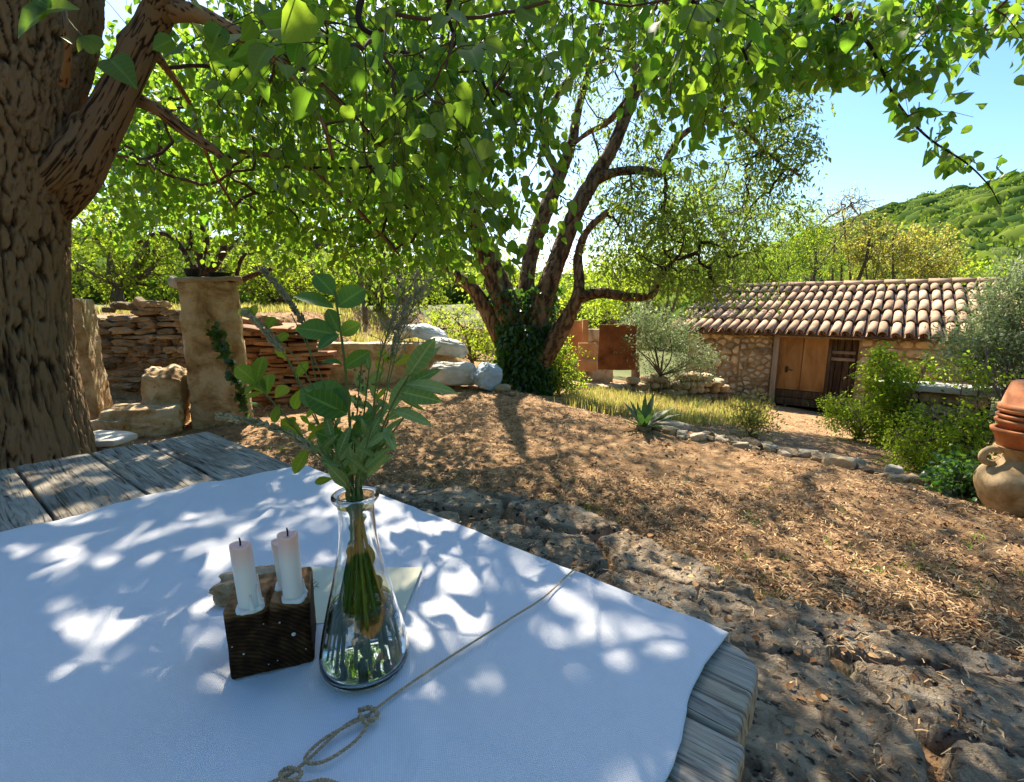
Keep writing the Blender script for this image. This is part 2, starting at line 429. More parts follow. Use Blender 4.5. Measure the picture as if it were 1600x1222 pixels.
M['wick'] = NM('wick', [(0.01, 0.01, 0.01), (0.03, 0.02, 0.015)], 40, 1, 0.9, 0)
M['darkpot'] = NM('dark_pot', [(0.02, 0.018, 0.015), (0.06, 0.05, 0.04)], 10, 4, 0.6, 0.2)
M['pebble'] = NM('tan_table_rock', [(0.16, 0.09, 0.045), (0.40, 0.27, 0.15), (0.58, 0.47, 0.34)], 38, 9, 0.85, 1.0, 160, 0.003)
M['hill'] = NM('hill_soil', [(0.03, 0.045, 0.012), (0.10, 0.11, 0.03), (0.19, 0.17, 0.06)], 0.3, 6, 0.95, 0)
def m_forest():
    m = LEAF('wood_foliage', (0.035, 0.075, 0.018), (0.13, 0.18, 0.03), (0.45, 0.55, 0.05), 0.25, 0.9, 0.02)
    return m
M['forest'] = m_forest()
# weathered table wood: grain runs along local X
def m_plank():
    m, n, l, b = nt('weathered_table_wood')
    tc = n.new('ShaderNodeTexCoord'); oi = n.new('ShaderNodeObjectInfo')
    off = n.new('ShaderNodeVectorMath'); off.operation = 'ADD'
    cb = n.new('ShaderNodeCombineXYZ'); mu = n.new('ShaderNodeMath'); mu.operation = 'MULTIPLY'; mu.inputs[1].default_value = 9
    l.new(oi.outputs['Random'], mu.inputs[0]); l.new(mu.outputs[0], cb.inputs[0]); l.new(mu.outputs[0], cb.inputs[2])
    l.new(tc.outputs['Object'], off.inputs[0]); l.new(cb.outputs[0], off.inputs[1])
    def no(sc, st, det=6, ds=0.0):
        mp = n.new('ShaderNodeMapping'); mp.inputs['Scale'].default_value = st; l.new(off.outputs[0], mp.inputs[0])
        x = n.new('ShaderNodeTexNoise'); x.inputs['Scale'].default_value = sc; x.inputs['Detail'].default_value = det; x.inputs['Distortion'].default_value = ds; x.inputs['Roughness'].default_value = 0.65
        l.new(mp.outputs[0], x.inputs[0]); return x.outputs[0]
    g = no(1.0, (4.5, 75, 30), 10, 1.6)
    big = no(2.2, (1, 4, 4), 6, 0.8)
    r = ramp(n, l, g, [(0.025, 0.02, 0.015), (0.19, 0.165, 0.13), (0.38, 0.335, 0.265), (0.54, 0.48, 0.38)], [0.33, 0.40, 0.50, 0.72])
    r2 = ramp(n, l, big, [(0.42, 0.38, 0.33), (1, 1, 1), (1.0, 0.9, 0.74)], [0.33, 0.52, 0.7])
    mx = n.new('ShaderNodeMix'); mx.data_type = 'RGBA'; mx.blend_type = 'MULTIPLY'; mx.inputs[0].default_value = 0.85
    l.new(r.outputs[0], mx.inputs[6]); l.new(r2.outputs[0], mx.inputs[7])
    l.new(mx.outputs[2], b.inputs['Base Color'])
    ck = no(1.0, (2.2, 120, 20), 3, 2.2)
    rc = ramp(n, l, ck, [(0.10, 0.085, 0.07), (1, 1, 1)], [0.345, 0.385])
    kn = no(1.0, (7, 22, 8), 2, 1.0)
    rk = ramp(n, l, kn, [(0.16, 0.12, 0.09), (1, 1, 1)], [0.235, 0.30])
    m3 = n.new('ShaderNodeMix'); m3.data_type = 'RGBA'; m3.blend_type = 'MULTIPLY'; m3.inputs[0].default_value = 1; l.new(mx.outputs[2], m3.inputs[6]); l.new(rc.outputs[0], m3.inputs[7])
    m4 = n.new('ShaderNodeMix'); m4.data_type = 'RGBA'; m4.blend_type = 'MULTIPLY'; m4.inputs[0].default_value = 1; l.new(m3.outputs[2], m4.inputs[6]); l.new(rk.outputs[0], m4.inputs[7])
    l.new(m4.outputs[2], b.inputs['Base Color'])
    b.inputs['Roughness'].default_value = 0.85; b.inputs['Specular IOR Level'].default_value = 0.1
    bp = n.new('ShaderNodeBump'); bp.inputs['Strength'].default_value = 0.9; bp.inputs['Distance'].default_value = 0.004
    l.new(g, bp.inputs['Height']); l.new(bp.outputs[0], b.inputs['Normal'])
    return m
M['plank'] = m_plank()
def m_cloth():
    m, n, l, b = nt('white_linen')
    tc = n.new('ShaderNodeTexCoord')
    mp = n.new('ShaderNodeMapping'); mp.inputs['Rotation'].default_value = (0, 0, R(38)); l.new(tc.outputs['Object'], mp.inputs[0])
    hs = []
    for ax in ('X', 'Y'):
        w = n.new('ShaderNodeTexWave'); w.bands_direction = ax; w.inputs['Scale'].default_value = 150; w.inputs['Distortion'].default_value = 1.2; w.inputs['Detail'].default_value = 2; w.inputs['Detail Scale'].default_value = 0.6
        l.new(mp.outputs[0], w.inputs[0]); hs.append(w.outputs['Fac'])
    ad = n.new('ShaderNodeMath'); ad.operation = 'MULTIPLY'; l.new(hs[0], ad.inputs[0]); l.new(hs[1], ad.inputs[1])
    r = ramp(n, l, ad.outputs[0], [(0.66, 0.66, 0.67), (0.82, 0.82, 0.82)], [0.0, 0.5])
    l.new(r.outputs[0], b.inputs['Base Color'])
    b.inputs['Roughness'].default_value = 0.9; b.inputs['Specular IOR Level'].default_value = 0.1
    bp = n.new('ShaderNodeBump'); bp.inputs['Strength'].default_value = 0.6; bp.inputs['Distance'].default_value = 0.0012
    l.new(ad.outputs[0], bp.inputs['Height']); l.new(bp.outputs[0], b.inputs['Normal'])
    return m
M['cloth'] = m_cloth()
def m_clear(name, col, ior):
    m, n, l, b = nt(name)
    b.inputs['Base Color'].default_value = (*col, 1); b.inputs['Roughness'].default_value = 0.0
    b.inputs['Transmission Weight'].default_value = 1.0; b.inputs['IOR'].default_value = ior
    return m
M['glass'] = m_clear('clear_glass', (0.975, 0.992, 0.98), 1.45)
M['water'] = m_clear('water', (0.95, 0.98, 0.90), 1.33)
def m_wax():
    m, n, l, b = nt('white_wax')
    tc = n.new('ShaderNodeTexCoord'); sp = n.new('ShaderNodeSeparateXYZ'); l.new(tc.outputs['Generated'], sp.inputs[0])
    r = ramp(n, l, sp.outputs[2], [(0.86, 0.83, 0.79), (0.86, 0.82, 0.78), (0.92, 0.55, 0.46)], [0, 0.60, 1.0])  # translucent pinkish glow of the top painted into the wax colour
    l.new(r.outputs[0], b.inputs['Base Color']); b.inputs['Roughness'].default_value = 0.42
    b.inputs['Subsurface Weight'].default_value = 0.6; b.inputs['Subsurface Radius'].default_value = (0.02, 0.012, 0.009); b.inputs['Subsurface Scale'].default_value = 0.5
    return m
M['wax'] = m_wax()
def m_block():
    m, n, l, b = nt('dark_end_grain')
    tc = n.new('ShaderNodeTexCoord'); mp = n.new('ShaderNodeMapping'); mp.inputs['Location'].default_value = (0.01, 0, 0.06); l.new(tc.outputs['Object'], mp.inputs[0])
    w = n.new('ShaderNodeTexWave'); w.wave_type = 'RINGS'; w.rings_direction = 'Y'; w.inputs['Scale'].default_value = 62; w.inputs['Distortion'].default_value = 3.5; w.inputs['Detail'].default_value = 4; w.inputs['Detail Scale'].default_value = 1.6
    l.new(mp.outputs[0], w.inputs[0])
    no = n.new('ShaderNodeTexNoise'); no.inputs['Scale'].default_value = 60; no.inputs['Detail'].default_value = 7; l.new(mp.outputs[0], no.inputs[0])
    mm = n.new('ShaderNodeMath'); mm.operation = 'MULTIPLY_ADD'; mm.inputs[1].default_value = 0.22; l.new(w.outputs['Fac'], mm.inputs[0]); l.new(no.outputs[0], mm.inputs[2])
    r = ramp(n, l, mm.outputs[0], [(0.010, 0.005, 0.0025), (0.035, 0.017, 0.008), (0.12, 0.058, 0.024)], [0.35, 0.66, 1.0])
    sp = n.new('ShaderNodeSeparateXYZ'); l.new(tc.outputs['Object'], sp.inputs[0])
    r2 = ramp(n, l, sp.outputs[2], [(0, 0, 0), (1, 1, 1)], [0.0, 1.0]); 
    e = r2.color_ramp.elements; e[0].position = 0.078; e[1].position = 0.089
    mx = n.new('ShaderNodeMix'); mx.data_type = 'RGBA'; l.new(r2.outputs[0], mx.inputs[0]); l.new(r.outputs[0], mx.inputs[6])
    r3 = ramp(n, l, mm.outputs[0], [(0.12, 0.06, 0.026), (0.40, 0.23, 0.11)], [0.4, 0.9]); l.new(r3.outputs[0], mx.inputs[7])
    l.new(mx.outputs[2], b.inputs['Base Color']); b.inputs['Roughness'].default_value = 0.75; b.inputs['Specular IOR Level'].default_value = 0.08
    bp = n.new('ShaderNodeBump'); bp.inputs['Strength'].default_value = 0.5; bp.inputs['Distance'].default_value = 0.001; l.new(mm.outputs[0], bp.inputs['Height']); l.new(bp.outputs[0], b.inputs['Normal'])
    return m
M['block'] = m_block()

# ------------------------------------------------------------ leaf shapes (base at origin, tip along +Y, normal +Z)
def leaf_shape(ts, ws, fold=0.18, curl=0.12, pet=0.0):
    """rows along the leaf; each row left, mid, right"""
    V = []; rows = []
    for t, w in zip(ts, ws):
        z = -curl * t * t
        y = pet + t
        if w < 1e-6:
            rows.append([len(V)]); V.append((0, y, z))
        else:
            i = len(V); V += [(-w, y, z + fold * w), (0, y, z), (w, y, z + fold * w)]; rows.append([i, i + 1, i + 2])
    F = []
    for a, b in zip(rows[:-1], rows[1:]):
        if len(a) == 1: F += [(a[0], b[1], b[0]), (a[0], b[2], b[1])]
        elif len(b) == 1: F += [(a[0], a[1], b[0]), (a[1], a[2], b[0])]
        else: F += [(a[0], a[1], b[1]), (a[0], b[1], b[0]), (a[1], a[2], b[2]), (a[1], b[2], b[1])]
    return np.array(V, float), np.array(F)
HEART = leaf_shape([0.04, 0, 0.1, 0.28, 0.52, 0.78, 1.0], [0, 0.16, 0.31, 0.40, 0.36, 0.19, 0], 0.30, 0.26)
MEDL = leaf_shape([0, 0.18, 0.5, 0.8, 1.0], [0, 0.36, 0.42, 0.2, 0], 0.25, 0.2)
SMALL = leaf_shape([0, 0.4, 1.0], [0, 0.36, 0], 0.2, 0.15)
SLIM = leaf_shape([0, 0.4, 1.0], [0, 0.20, 0], 0.25, 0.12)
NARROW = leaf_shape([0, 0.4, 1.0], [0, 0.14, 0], 0.2, 0.1)
LANCE = leaf_shape([0, 0.2, 0.45, 0.75, 1.0], [0, 0.12, 0.17, 0.11, 0], 0.3, 0.15)
OVAL = leaf_shape([0, 0.08, 0.22, 0.4, 0.58, 0.76, 0.9, 1.0], [0, 0.09, 0.20, 0.27, 0.29, 0.235, 0.12, 0], 0.28, 0.16)

def frames(d, roll=None, upness=None):
    """rotation matrices whose Y column is d; Z (normal) random or biased up"""
    d = d / (np.linalg.norm(d, axis=1)[:, None] + 1e-9)
    n = len(d)
    ref = RNG.normal(size=(n, 3))
    if upness is not None: ref = ref * (1 - upness) + np.array((0, 0, 1.0)) * upness * 1.5
    z = ref - d * (ref * d).sum(1)[:, None]; z /= np.linalg.norm(z, axis=1)[:, None] + 1e-9
    x = np.cross(d, z)
    return np.stack([x, d, z], -1)
def leaf_ex(shape, n=1):
    V = shape[0]; rib = (np.abs(V[:, 0]) < 1e-6).astype(float); side = V[:, 1] - .55 * np.abs(V[:, 0])
    return np.tile(rib, n), np.tile(side, n)
def leaf_cloud(shape, pos, Rm, sc, var=None):
    V, F = shape
    n = len(pos)
    Rm = Rm * np.stack([RNG.uniform(.72, 1.08, n), np.ones(n), np.ones(n)], -1)[:, None, :]
    W = np.einsum('nij,vj->nvi', Rm, V) * np.asarray(sc)[:, None, None] + pos[:, None, :]
    Fs = (F[None] + (np.arange(n) * len(V))[:, None, None]).reshape(-1, F.shape[1])
    if var is None: var = RNG.random(n)
    return W.reshape(-1, 3), Fs, np.repeat(var, len(V))
def leaf_objects(name, shape, pos, Rm, sc, mat, parent):
    me = mesh(name, shape[0], shape[1], mat, True, None, leaf_ex(shape))
    for p, r, s in zip(pos, Rm, sc):
        m = Matrix(np.concatenate([np.concatenate([r * s, p[:, None]], 1), [[0, 0, 0, 1]]]).tolist())
        ob(name, me, parent, M=m)

def prim_tree(nodes, pts, bias=0.25):
    """attach every point to the growing tree; returns parents (index into nodes+pts)"""
    nodes = np.asarray(nodes, float); pts = np.asarray(pts, float)
    allp = np.vstack([nodes, pts]); M0 = len(nodes); N = len(pts)
    cost = np.zeros(M0 + N)
    D = np.linalg.norm(pts[:, None, :] - nodes[None], axis=2)
    par = D.argmin(1); best = D.min(1); dist = best.copy()
    done = np.zeros(N, bool); par_out = np.full(N, -1)
    order = []
    for _ in range(N):
        k = int(np.where(done, 1e9, best).argmin())
        done[k] = True; par_out[k] = par[k]; order.append(k)
        cost[M0 + k] = cost[par[k]] + np.linalg.norm(pts[k] - allp[par[k]])
        d = np.linalg.norm(pts - pts[k], axis=1) + bias * cost[M0 + k]
        upd = (d < best) & ~done
        best[upd] = d[upd]; par[upd] = M0 + k
    cnt = np.ones(N)
    for k in reversed(order):
        if par_out[k] >= M0: cnt[par_out[k] - M0] += cnt[k]
    return allp, par_out, cnt, order
def twig_acc(allp, par, cnt, r0, M0, rmax=0.05, sides=4, sag=0.06):
    A = Acc()
    for k in range(len(par)):
        a = allp[par[k]]; b = allp[M0 + k]
        L = np.linalg.norm(b - a)
        if L < 1e-4: continue
        ra = min(rmax, r0 * math.sqrt(cnt[k]) * 1.1); rb = min(rmax, r0 * math.sqrt(max(cnt[k] - 1, 1)))
        mid = (a + b) / 2 + RNG.normal(size=3) * L * sag
        q1 = a * .55 + mid * .45 + RNG.normal(size=3) * L * sag * .4
        V, F = tube([a, (a + mid) / 2 + RNG.normal(size=3) * L * sag * .5, mid, b], [ra, ra * .9 + rb * .1, (ra + rb) / 2, rb], sides, False)
        A.add(V, F)
    return A
def sprays(pts, pdir, n, length, leaf, hang=0.6, spread=0.5, jit=0.35):
    """leaves alternating along a short twig at each cluster point"""
    N = len(pts)
    d = pdir / (np.linalg.norm(pdir, axis=1)[:, None] + 1e-9) + RNG.normal(size=(N, 3)) * spread
    d[:, 2] -= hang
    d /= np.linalg.norm(d, axis=1)[:, None]
    t = (np.arange(n)[None] + RNG.random((N, n))) / n
    pos = pts[:, None] + d[:, None] * (t * length)[..., None]
    pos[..., 2] -= hang * 0.3 * length * t ** 2
    pos = pos + RNG.normal(size=pos.shape) * leaf * jit
    side = RNG.normal(size=(N, n, 3))
    ld = d[:, None] * 0.5 + side * 0.6 + np.array((0, 0, -1.0)) * hang
    return pos.reshape(-1, 3), ld.reshape(-1, 3), d

# ============================================================ GROUND
def build_ground():
    rr = np.concatenate([[0.05], np.geomspace(0.35, 12, 300), np.geomspace(12.3, 420, 80)])
    # finer angles in front
    th = np.concatenate([np.linspace(-70, 70, 420), np.linspace(71.5, 289, 90)])
    Rr, T = np.meshgrid(rr, np.radians(th), indexing='ij')
    X = Rr * np.sin(T); Y = Rr * np.cos(T)
    Z = terr(X, Y) + 0.018 * fbm(p3(X * 22, Y * 22), 3, 40) * (1 - sm(Rr, 6, 10))
    nu, nv = X.shape
    i = np.arange(nu - 1)[:, None] * nv; j = np.arange(nv)[None, :]; j2 = (j + 1) % nv
    F = np.stack([i + j, i + nv + j, i + nv + j2, i + j2], -1).reshape(-1, 4)[:, ::-1]
    me = mesh('ground', np.stack([X, Y, Z], -1), F, M['ground'])
    o = ob('ground', me); meta(o, kind='structure')
    # far slopes: second material by radius
    me.materials.append(M['hill'])
    mi = (np.repeat(rr[:-1], nv) > 16).astype(np.int32)
    me.polygons.foreach_set('material_index', mi)
build_ground()

# limestone slabs beside the table
EDX = [-1.6, -0.84, -0.2, 0.41, 0.75, 1.06, 1.44, 1.7, 2.4, 3.2]
EDY = [3.0, 2.95, 2.85, 2.55, 2.15, 1.80, 1.53, 1.38, 1.08, 0.7]
def in_slab(x, y): return (y < np.interp(x, EDX, EDY) + 0.06 * fbm(p3(np.asarray(x) * 3, np.asarray(y) * 3), 2, 77)) & (x > -1.5)
def build_slabs():
    root = thing('rock_paving', None, None, (0, 0, 0)); root['kind'] = 'structure'
    st = 0.0115
    xs = np.arange(-1.5, 3.0, st); ys = np.arange(-0.6, 3.15, st)
    X, Y = np.meshgrid(xs, ys, indexing='ij')
    seeds = []
    rg = np.random.default_rng(5)
    for _ in range(4000):
        c = np.array((rg.uniform(-1.7, 3.1), rg.uniform(-0.8, 3.3)))
        # stretched metric along the edge direction
        if all(np.linalg.norm((c - s) @ np.array([[0.87, -0.49], [0.49, 0.87]]).T * np.array((0.75, 1.25))) > 0.47 for s in seeds): seeds.append(c)
    seeds = np.array(seeds)
    wx = X + 0.10 * fbm(p3(X * 2.2, Y * 2.2), 4, 20); wy = Y + 0.10 * fbm(p3(X * 2.2, Y * 2.2), 4, 30)
    Rm = np.array([[0.87, -0.49], [0.49, 0.87]])
    Pq = np.stack([wx, wy], -1) @ Rm.T * np.array((0.75, 1.25)); Sq = seeds @ Rm.T * np.array((0.75, 1.25))
    F1 = np.full(X.shape, 9.0); F2 = np.full(X.shape, 9.0); ID = np.zeros(X.shape, int)
    for k, s in enumerate(Sq):
        d = np.hypot(Pq[..., 0] - s[0], Pq[..., 1] - s[1])
        c = d < F1
        F2 = np.where(c, F1, np.minimum(F2, d)); ID = np.where(c, k, ID); F1 = np.where(c, d, F1)
    e = F2 - F1
    ye = np.interp(X, EDX, EDY) + 0.06 * fbm(p3(X * 3, Y * 3), 2, 77)
    eb = np.minimum(e, (ye - Y) * 1.0)
    tilt = np.random.default_rng(3).uniform(-0.05, 0.05, (len(seeds), 2)); lift = np.random.default_rng(4).uniform(0.0, 0.035, len(seeds))
    z = terr(X, Y) + 0.045 + lift[ID] + tilt[ID][..., 0] * (X - seeds[ID][..., 0]) + tilt[ID][..., 1] * (Y - seeds[ID][..., 1])
    n1 = fbm(p3(X * 5, Y * 9), 5, 50); n2 = fbm(p3(X * 26, Y * 26), 4, 60)
    pit = np.clip(fbm(p3(X * 14, Y * 14), 3, 70) - 0.28, 0, 1)
    z = z + 0.009 * n1 + 0.005 * n2 - 0.03 * pit - 0.014 * np.abs(fbm(p3(X * 2.2 + Y * 2.0, (Y - X * .6) * 9), 4, 81))
    z = z - 0.105 * (1 - sm(eb, 0.008, 0.05 + 0.02 * n1))
    ck = np.abs(fbm(p3(X * 2.6 + 3, Y * 4.2 + 1), 4, 90)); z = z - 0.030 * (1 - sm(ck, 0.004, 0.030))
    nx, ny = X.shape
    idq = ID[:-1, :-1]
    ok = (eb[:-1, :-1] > 0.004)
    i, j = np.meshgrid(np.arange(nx - 1), np.arange(ny - 1), indexing='ij')
    V = np.stack([X, Y, z], -1).reshape(-1, 3)
    for k in range(len(seeds)):
        m = (idq == k) & ok
        if m.sum() < 60: continue
        ii, jj = i[m], j[m]
        q = np.stack([ii * ny + jj, (ii + 1) * ny + jj, (ii + 1) * ny + jj + 1, ii * ny + jj + 1], -1)
        u, inv = np.unique(q, return_inverse=True)
        o = ob('slab', mesh('slab', V[u], inv.reshape(-1, 4), M['slab']), root)
build_slabs()

# leaf litter / straw on the ground (nobody could count it)
def build_litter():
    n = 170000
    az = np.radians(RNG.uniform(-62, 62, n)); r = np.exp(RNG.uniform(math.log(0.7), math.log(9.5), n))
    x = r * np.sin(az); y = r * np.cos(az)
    keep = ~((in_slab(x, y)) & (RNG.random(n) < 0.92))
    s = 0.8 * x + 0.6 * y - 3.85
    keep &= ~((s > 0.1) & (RNG.random(n) < 0.65))
    keep &= (fbm(p3(x * 1.4, y * 1.4), 3, 15) > -0.12 + RNG.uniform(-.28, .28, n) - .25 * (np.hypot(x, y) < 3.2))
    x, y = x[keep], y[keep]; n = len(x)
    z = terr(x, y) + 0.004 + 0.014 * RNG.random(n) + np.where(in_slab(x, y), 0.055, 0)
    L = RNG.uniform(0.012, 0.05, n) * (0.8 + 0.06 * np.hypot(x, y)); W = RNG.uniform(0.0016, 0.0045, n) * (0.8 + 0.14 * np.hypot(x, y))
    a = RNG.uniform(0, np.pi, n) + 0.0
    d = np.stack([np.cos(a), np.sin(a), RNG.normal(0, 0.22, n)], -1); sd = np.stack([-np.sin(a), np.cos(a), RNG.normal(0, 0.5, n)], -1)
    c = np.stack([x, y, z], -1)
    bend = np.stack([np.zeros(n), np.zeros(n), RNG.uniform(0, 0.25, n) * L], -1) + sd * (RNG.normal(0, 0.15, n) * L)[:, None]
    V = np.stack([c - d * L[:, None] / 2 - sd * W[:, None] / 2, c - d * L[:, None] / 2 + sd * W[:, None] / 2, c + bend - sd * W[:, None] / 2, c + bend + sd * W[:, None] / 2, c + d * L[:, None] / 2 - sd * W[:, None] / 2, c + d * L[:, None] / 2 + sd * W[:, None] / 2], 1)
    F = np.array([(0, 2, 3, 1), (2, 4, 5, 3)])[None] + (np.arange(n) * 6)[:, None, None]
    o = ob('straw_litter', mesh('straw_litter', V, F.reshape(-1, 4), M['litter'], True, np.repeat(RNG.random(n), 6)))
    meta(o, 'loose dry straw and twigs scattered over the brown ground', 'litter', kind='stuff')
    n = 15000
    az = np.radians(RNG.uniform(-62, 62, n)); r = np.exp(RNG.uniform(math.log(0.8), math.log(9.0), n))
    x = r * np.sin(az); y = r * np.cos(az)
    k = ~((in_slab(x, y)) & (RNG.random(n) < 0.8)); k &= (0.8 * x + 0.6 * y - 3.85 < 0.2)
    x, y = x[k], y[k]; n = len(x)
    pos = np.stack([x, y, terr(x, y) + 0.012 + np.where(in_slab(x, y), 0.055, 0)], -1)
    a = RNG.uniform(0, 2 * np.pi, n)
    d = np.stack([np.cos(a), np.sin(a), RNG.normal(0, 0.25, n)], -1)
    V, F, A = leaf_cloud(MEDL, pos, frames(d, upness=0.7), RNG.uniform(0.012, 0.034, n))
    o = ob('fallen_leaves', mesh('fallen_leaves', V, F, M['dryleaf'], True, A))
    meta(o, 'curled brown fallen leaves lying among the straw', 'fallen leaves', kind='stuff')
build_litter()
def tufts(name, label, cat, centers, per, h, spread, mat, w=0.004, lean=0.5):
    c = np.repeat(np.asarray(centers, float), per, axis=0); n = len(c)
    a = RNG.uniform(0, 2 * np.pi, n); rr = np.abs(RNG.normal(0, spread, n))
    x = c[:, 0] + rr * np.cos(a); y = c[:, 1] + rr * np.sin(a); z = terr(x, y)
    H = h * RNG.uniform(0.5, 1.2, n) * (c[:, 2] if c.shape[1] > 2 else 1)
    b = np.stack([x, y, z - 0.01], -1)
    ld = np.stack([np.cos(a), np.sin(a), np.zeros(n)], -1) * (RNG.random(n) * lean)[:, None]
    s = np.stack([-np.sin(a), np.cos(a), np.zeros(n)], -1) * w
    p1 = b + (ld * 0.35 + np.array((0, 0, 0.6))) * H[:, None]; p2 = b + (ld + np.array((0, 0, 1.0)) * (1 - 0.4 * RNG.random(n))[:, None]) * H[:, None]
    V = np.stack([b - s, b + s, p1 - s * .8, p1 + s * .8, p2], 1)
    Fq = (np.array([(0, 1, 3, 2)])[None] + (np.arange(n) * 5)[:, None, None]).reshape(-1, 4); Ft = (np.array([(2, 3, 4)])[None] + (np.arange(n) * 5)[:, None, None]).reshape(-1, 3)
    o = ob(name, mesh(name, V, [Fq, Ft], mat, True, np.repeat(RNG.random(n), 5)))
    if label: meta(o, label, cat, kind='stuff')
    return o
cen = []
for px, py, k, sp in [(905, 800, 14, 30), (790, 835, 5, 25), (990, 915, 5, 30), (1200, 945, 8, 30), (660, 770, 6, 40), (1320, 880, 6, 80), (1240, 850, 6, 90), (1500, 900, 8, 90), (1060, 850, 5, 90), (1340, 1070, 6, 50), (450, 700, 8, 25), (930, 800, 6, 40), (830, 780, 6, 60), (1440, 850, 6, 90), (1150, 790, 6, 80)]:
    for _ in range(k): 
        g = G(px + random.gauss(0, sp), py + random.gauss(0, sp * 0.3)); cen.append((g[0], g[1], 1.0))
tufts('weeds', 'small green weeds and grass blades sprouting between slabs and straw', 'weeds', cen, 16, 0.045, 0.03, M['grassg'], 0.0018, 0.9)
cen = []
for _ in range(900):
    px, py = random.uniform(890, 1200), random.uniform(612, 665)
    g = G(px, py)
    s = 0.8 * g[0] + 0.6 * g[1] - 3.85
    if s > 0.35 and g[1] < 12 and g[0] > 0.5: cen.append((g[0], g[1], 1.0))
tufts('yellow_grass', 'sunlit yellow dry grass growing on the lower terrace before the shed', 'dry grass', cen, 14, 0.17, 0.09, M['grass'], 0.004, 0.5)
cen = [(random.uniform(-7, -1.2), random.uniform(7.6, 11), 1.0) for _ in range(500)]
tufts('bank_grass', 'pale yellow grass on the bank above the low walls', 'dry grass', cen, 14, 0.2, 0.12, M['grass'], 0.006, 0.5)

# ============================================================ TREES
def tree(name, label, cat, base, crown, n, leaf, shape, lmat, bmat, r0=0.006, spray=10, slen=None, trunk_r=0.15, group=None, hang=0.35, fork=0.35, rmax=0.12, lean=(0, 0), bare=0.0, nsk=3):
    """crown: list of (cx,cy,cz,rx,ry,rz,weight) in world"""
    root = thing(name, label, cat, base, 0, group)
    base = np.asarray(base, float)
    w = np.array([c[6] for c in crown], float); w /= w.sum()
    idx = RNG.choice(len(crown), n, p=w)
    C = np.array([c[:6] for c in crown])[idx]
    d = RNG.normal(size=(n, 3)); d /= np.linalg.norm(d, axis=1)[:, None]
    pts = C[:, :3] + C[:, 3:6] * d * (RNG.random(n) ** 0.45)[:, None]
    cc = np.average(np.array([c[:3] for c in crown]), axis=0, weights=w)
    H = cc[2] - base[2]
    f = base + np.array((lean[0], lean[1], H * fork))
    tp = smooth_path([np.r_[base - (0, 0, 0.15), trunk_r * 1.25], np.r_[base * .5 + f * .5 + (RNG.normal() * .04, RNG.normal() * .04, 0), trunk_r], np.r_[f, trunk_r * 0.8]], 4)
    V, F = tube(tp[:, :3] - base, tp[:, 3], 8)
    ob('trunk', mesh('trunk', V, F, bmat), root)
    nodes = [f]
    for c in (crown if len(crown) > 1 else crown * 1):
        for q in range(nsk):
            tgt = np.array(c[:3]) + np.array(c[3:6]) * RNG.uniform(-0.6, 0.6, 3)
            m = (f + tgt) / 2 + RNG.normal(size=3) * 0.12 * np.linalg.norm(tgt - f)
            bp = smooth_path([np.r_[f, trunk_r * .6], np.r_[m, trunk_r * .38], np.r_[tgt, trunk_r * .12]], 5)
            V, F = tube(bp[:, :3] - base, bp[:, 3], 6)
            ob('branch', mesh('branch', V, F, bmat), root)
            nodes += list(bp[1:, :3])
    nodes = np.array(nodes)
    allp, par, cnt, order = prim_tree(nodes, pts)
    ta = twig_acc(allp, par, cnt, r0, len(nodes), rmax, 3, 0.08)
    me = ta.mesh('twigs', bmat); 
    V = np.zeros(len(me.vertices) * 3, np.float32); me.vertices.foreach_get('co', V); V = V.reshape(-1, 3) - base.astype(np.float32); me.vertices.foreach_set('co', V.ravel())
    o = ob('twigs', me, root); o['kind'] = 'stuff'
    if bare < 1:
        pdir = pts - allp[par]
        k = RNG.random(n) >= bare
        pos, ld, _ = sprays(pts[k], pdir[k], spray, slen or leaf * 5, leaf, hang, 0.6, 0.8)
        V, F, A = leaf_cloud(shape, pos - base, frames(ld, upness=0.25), RNG.uniform(0.7, 1.25, len(pos)) * leaf)
        o = ob('crown', mesh('crown', V, F, lmat, True, A), root); o['kind'] = 'stuff'
    return root

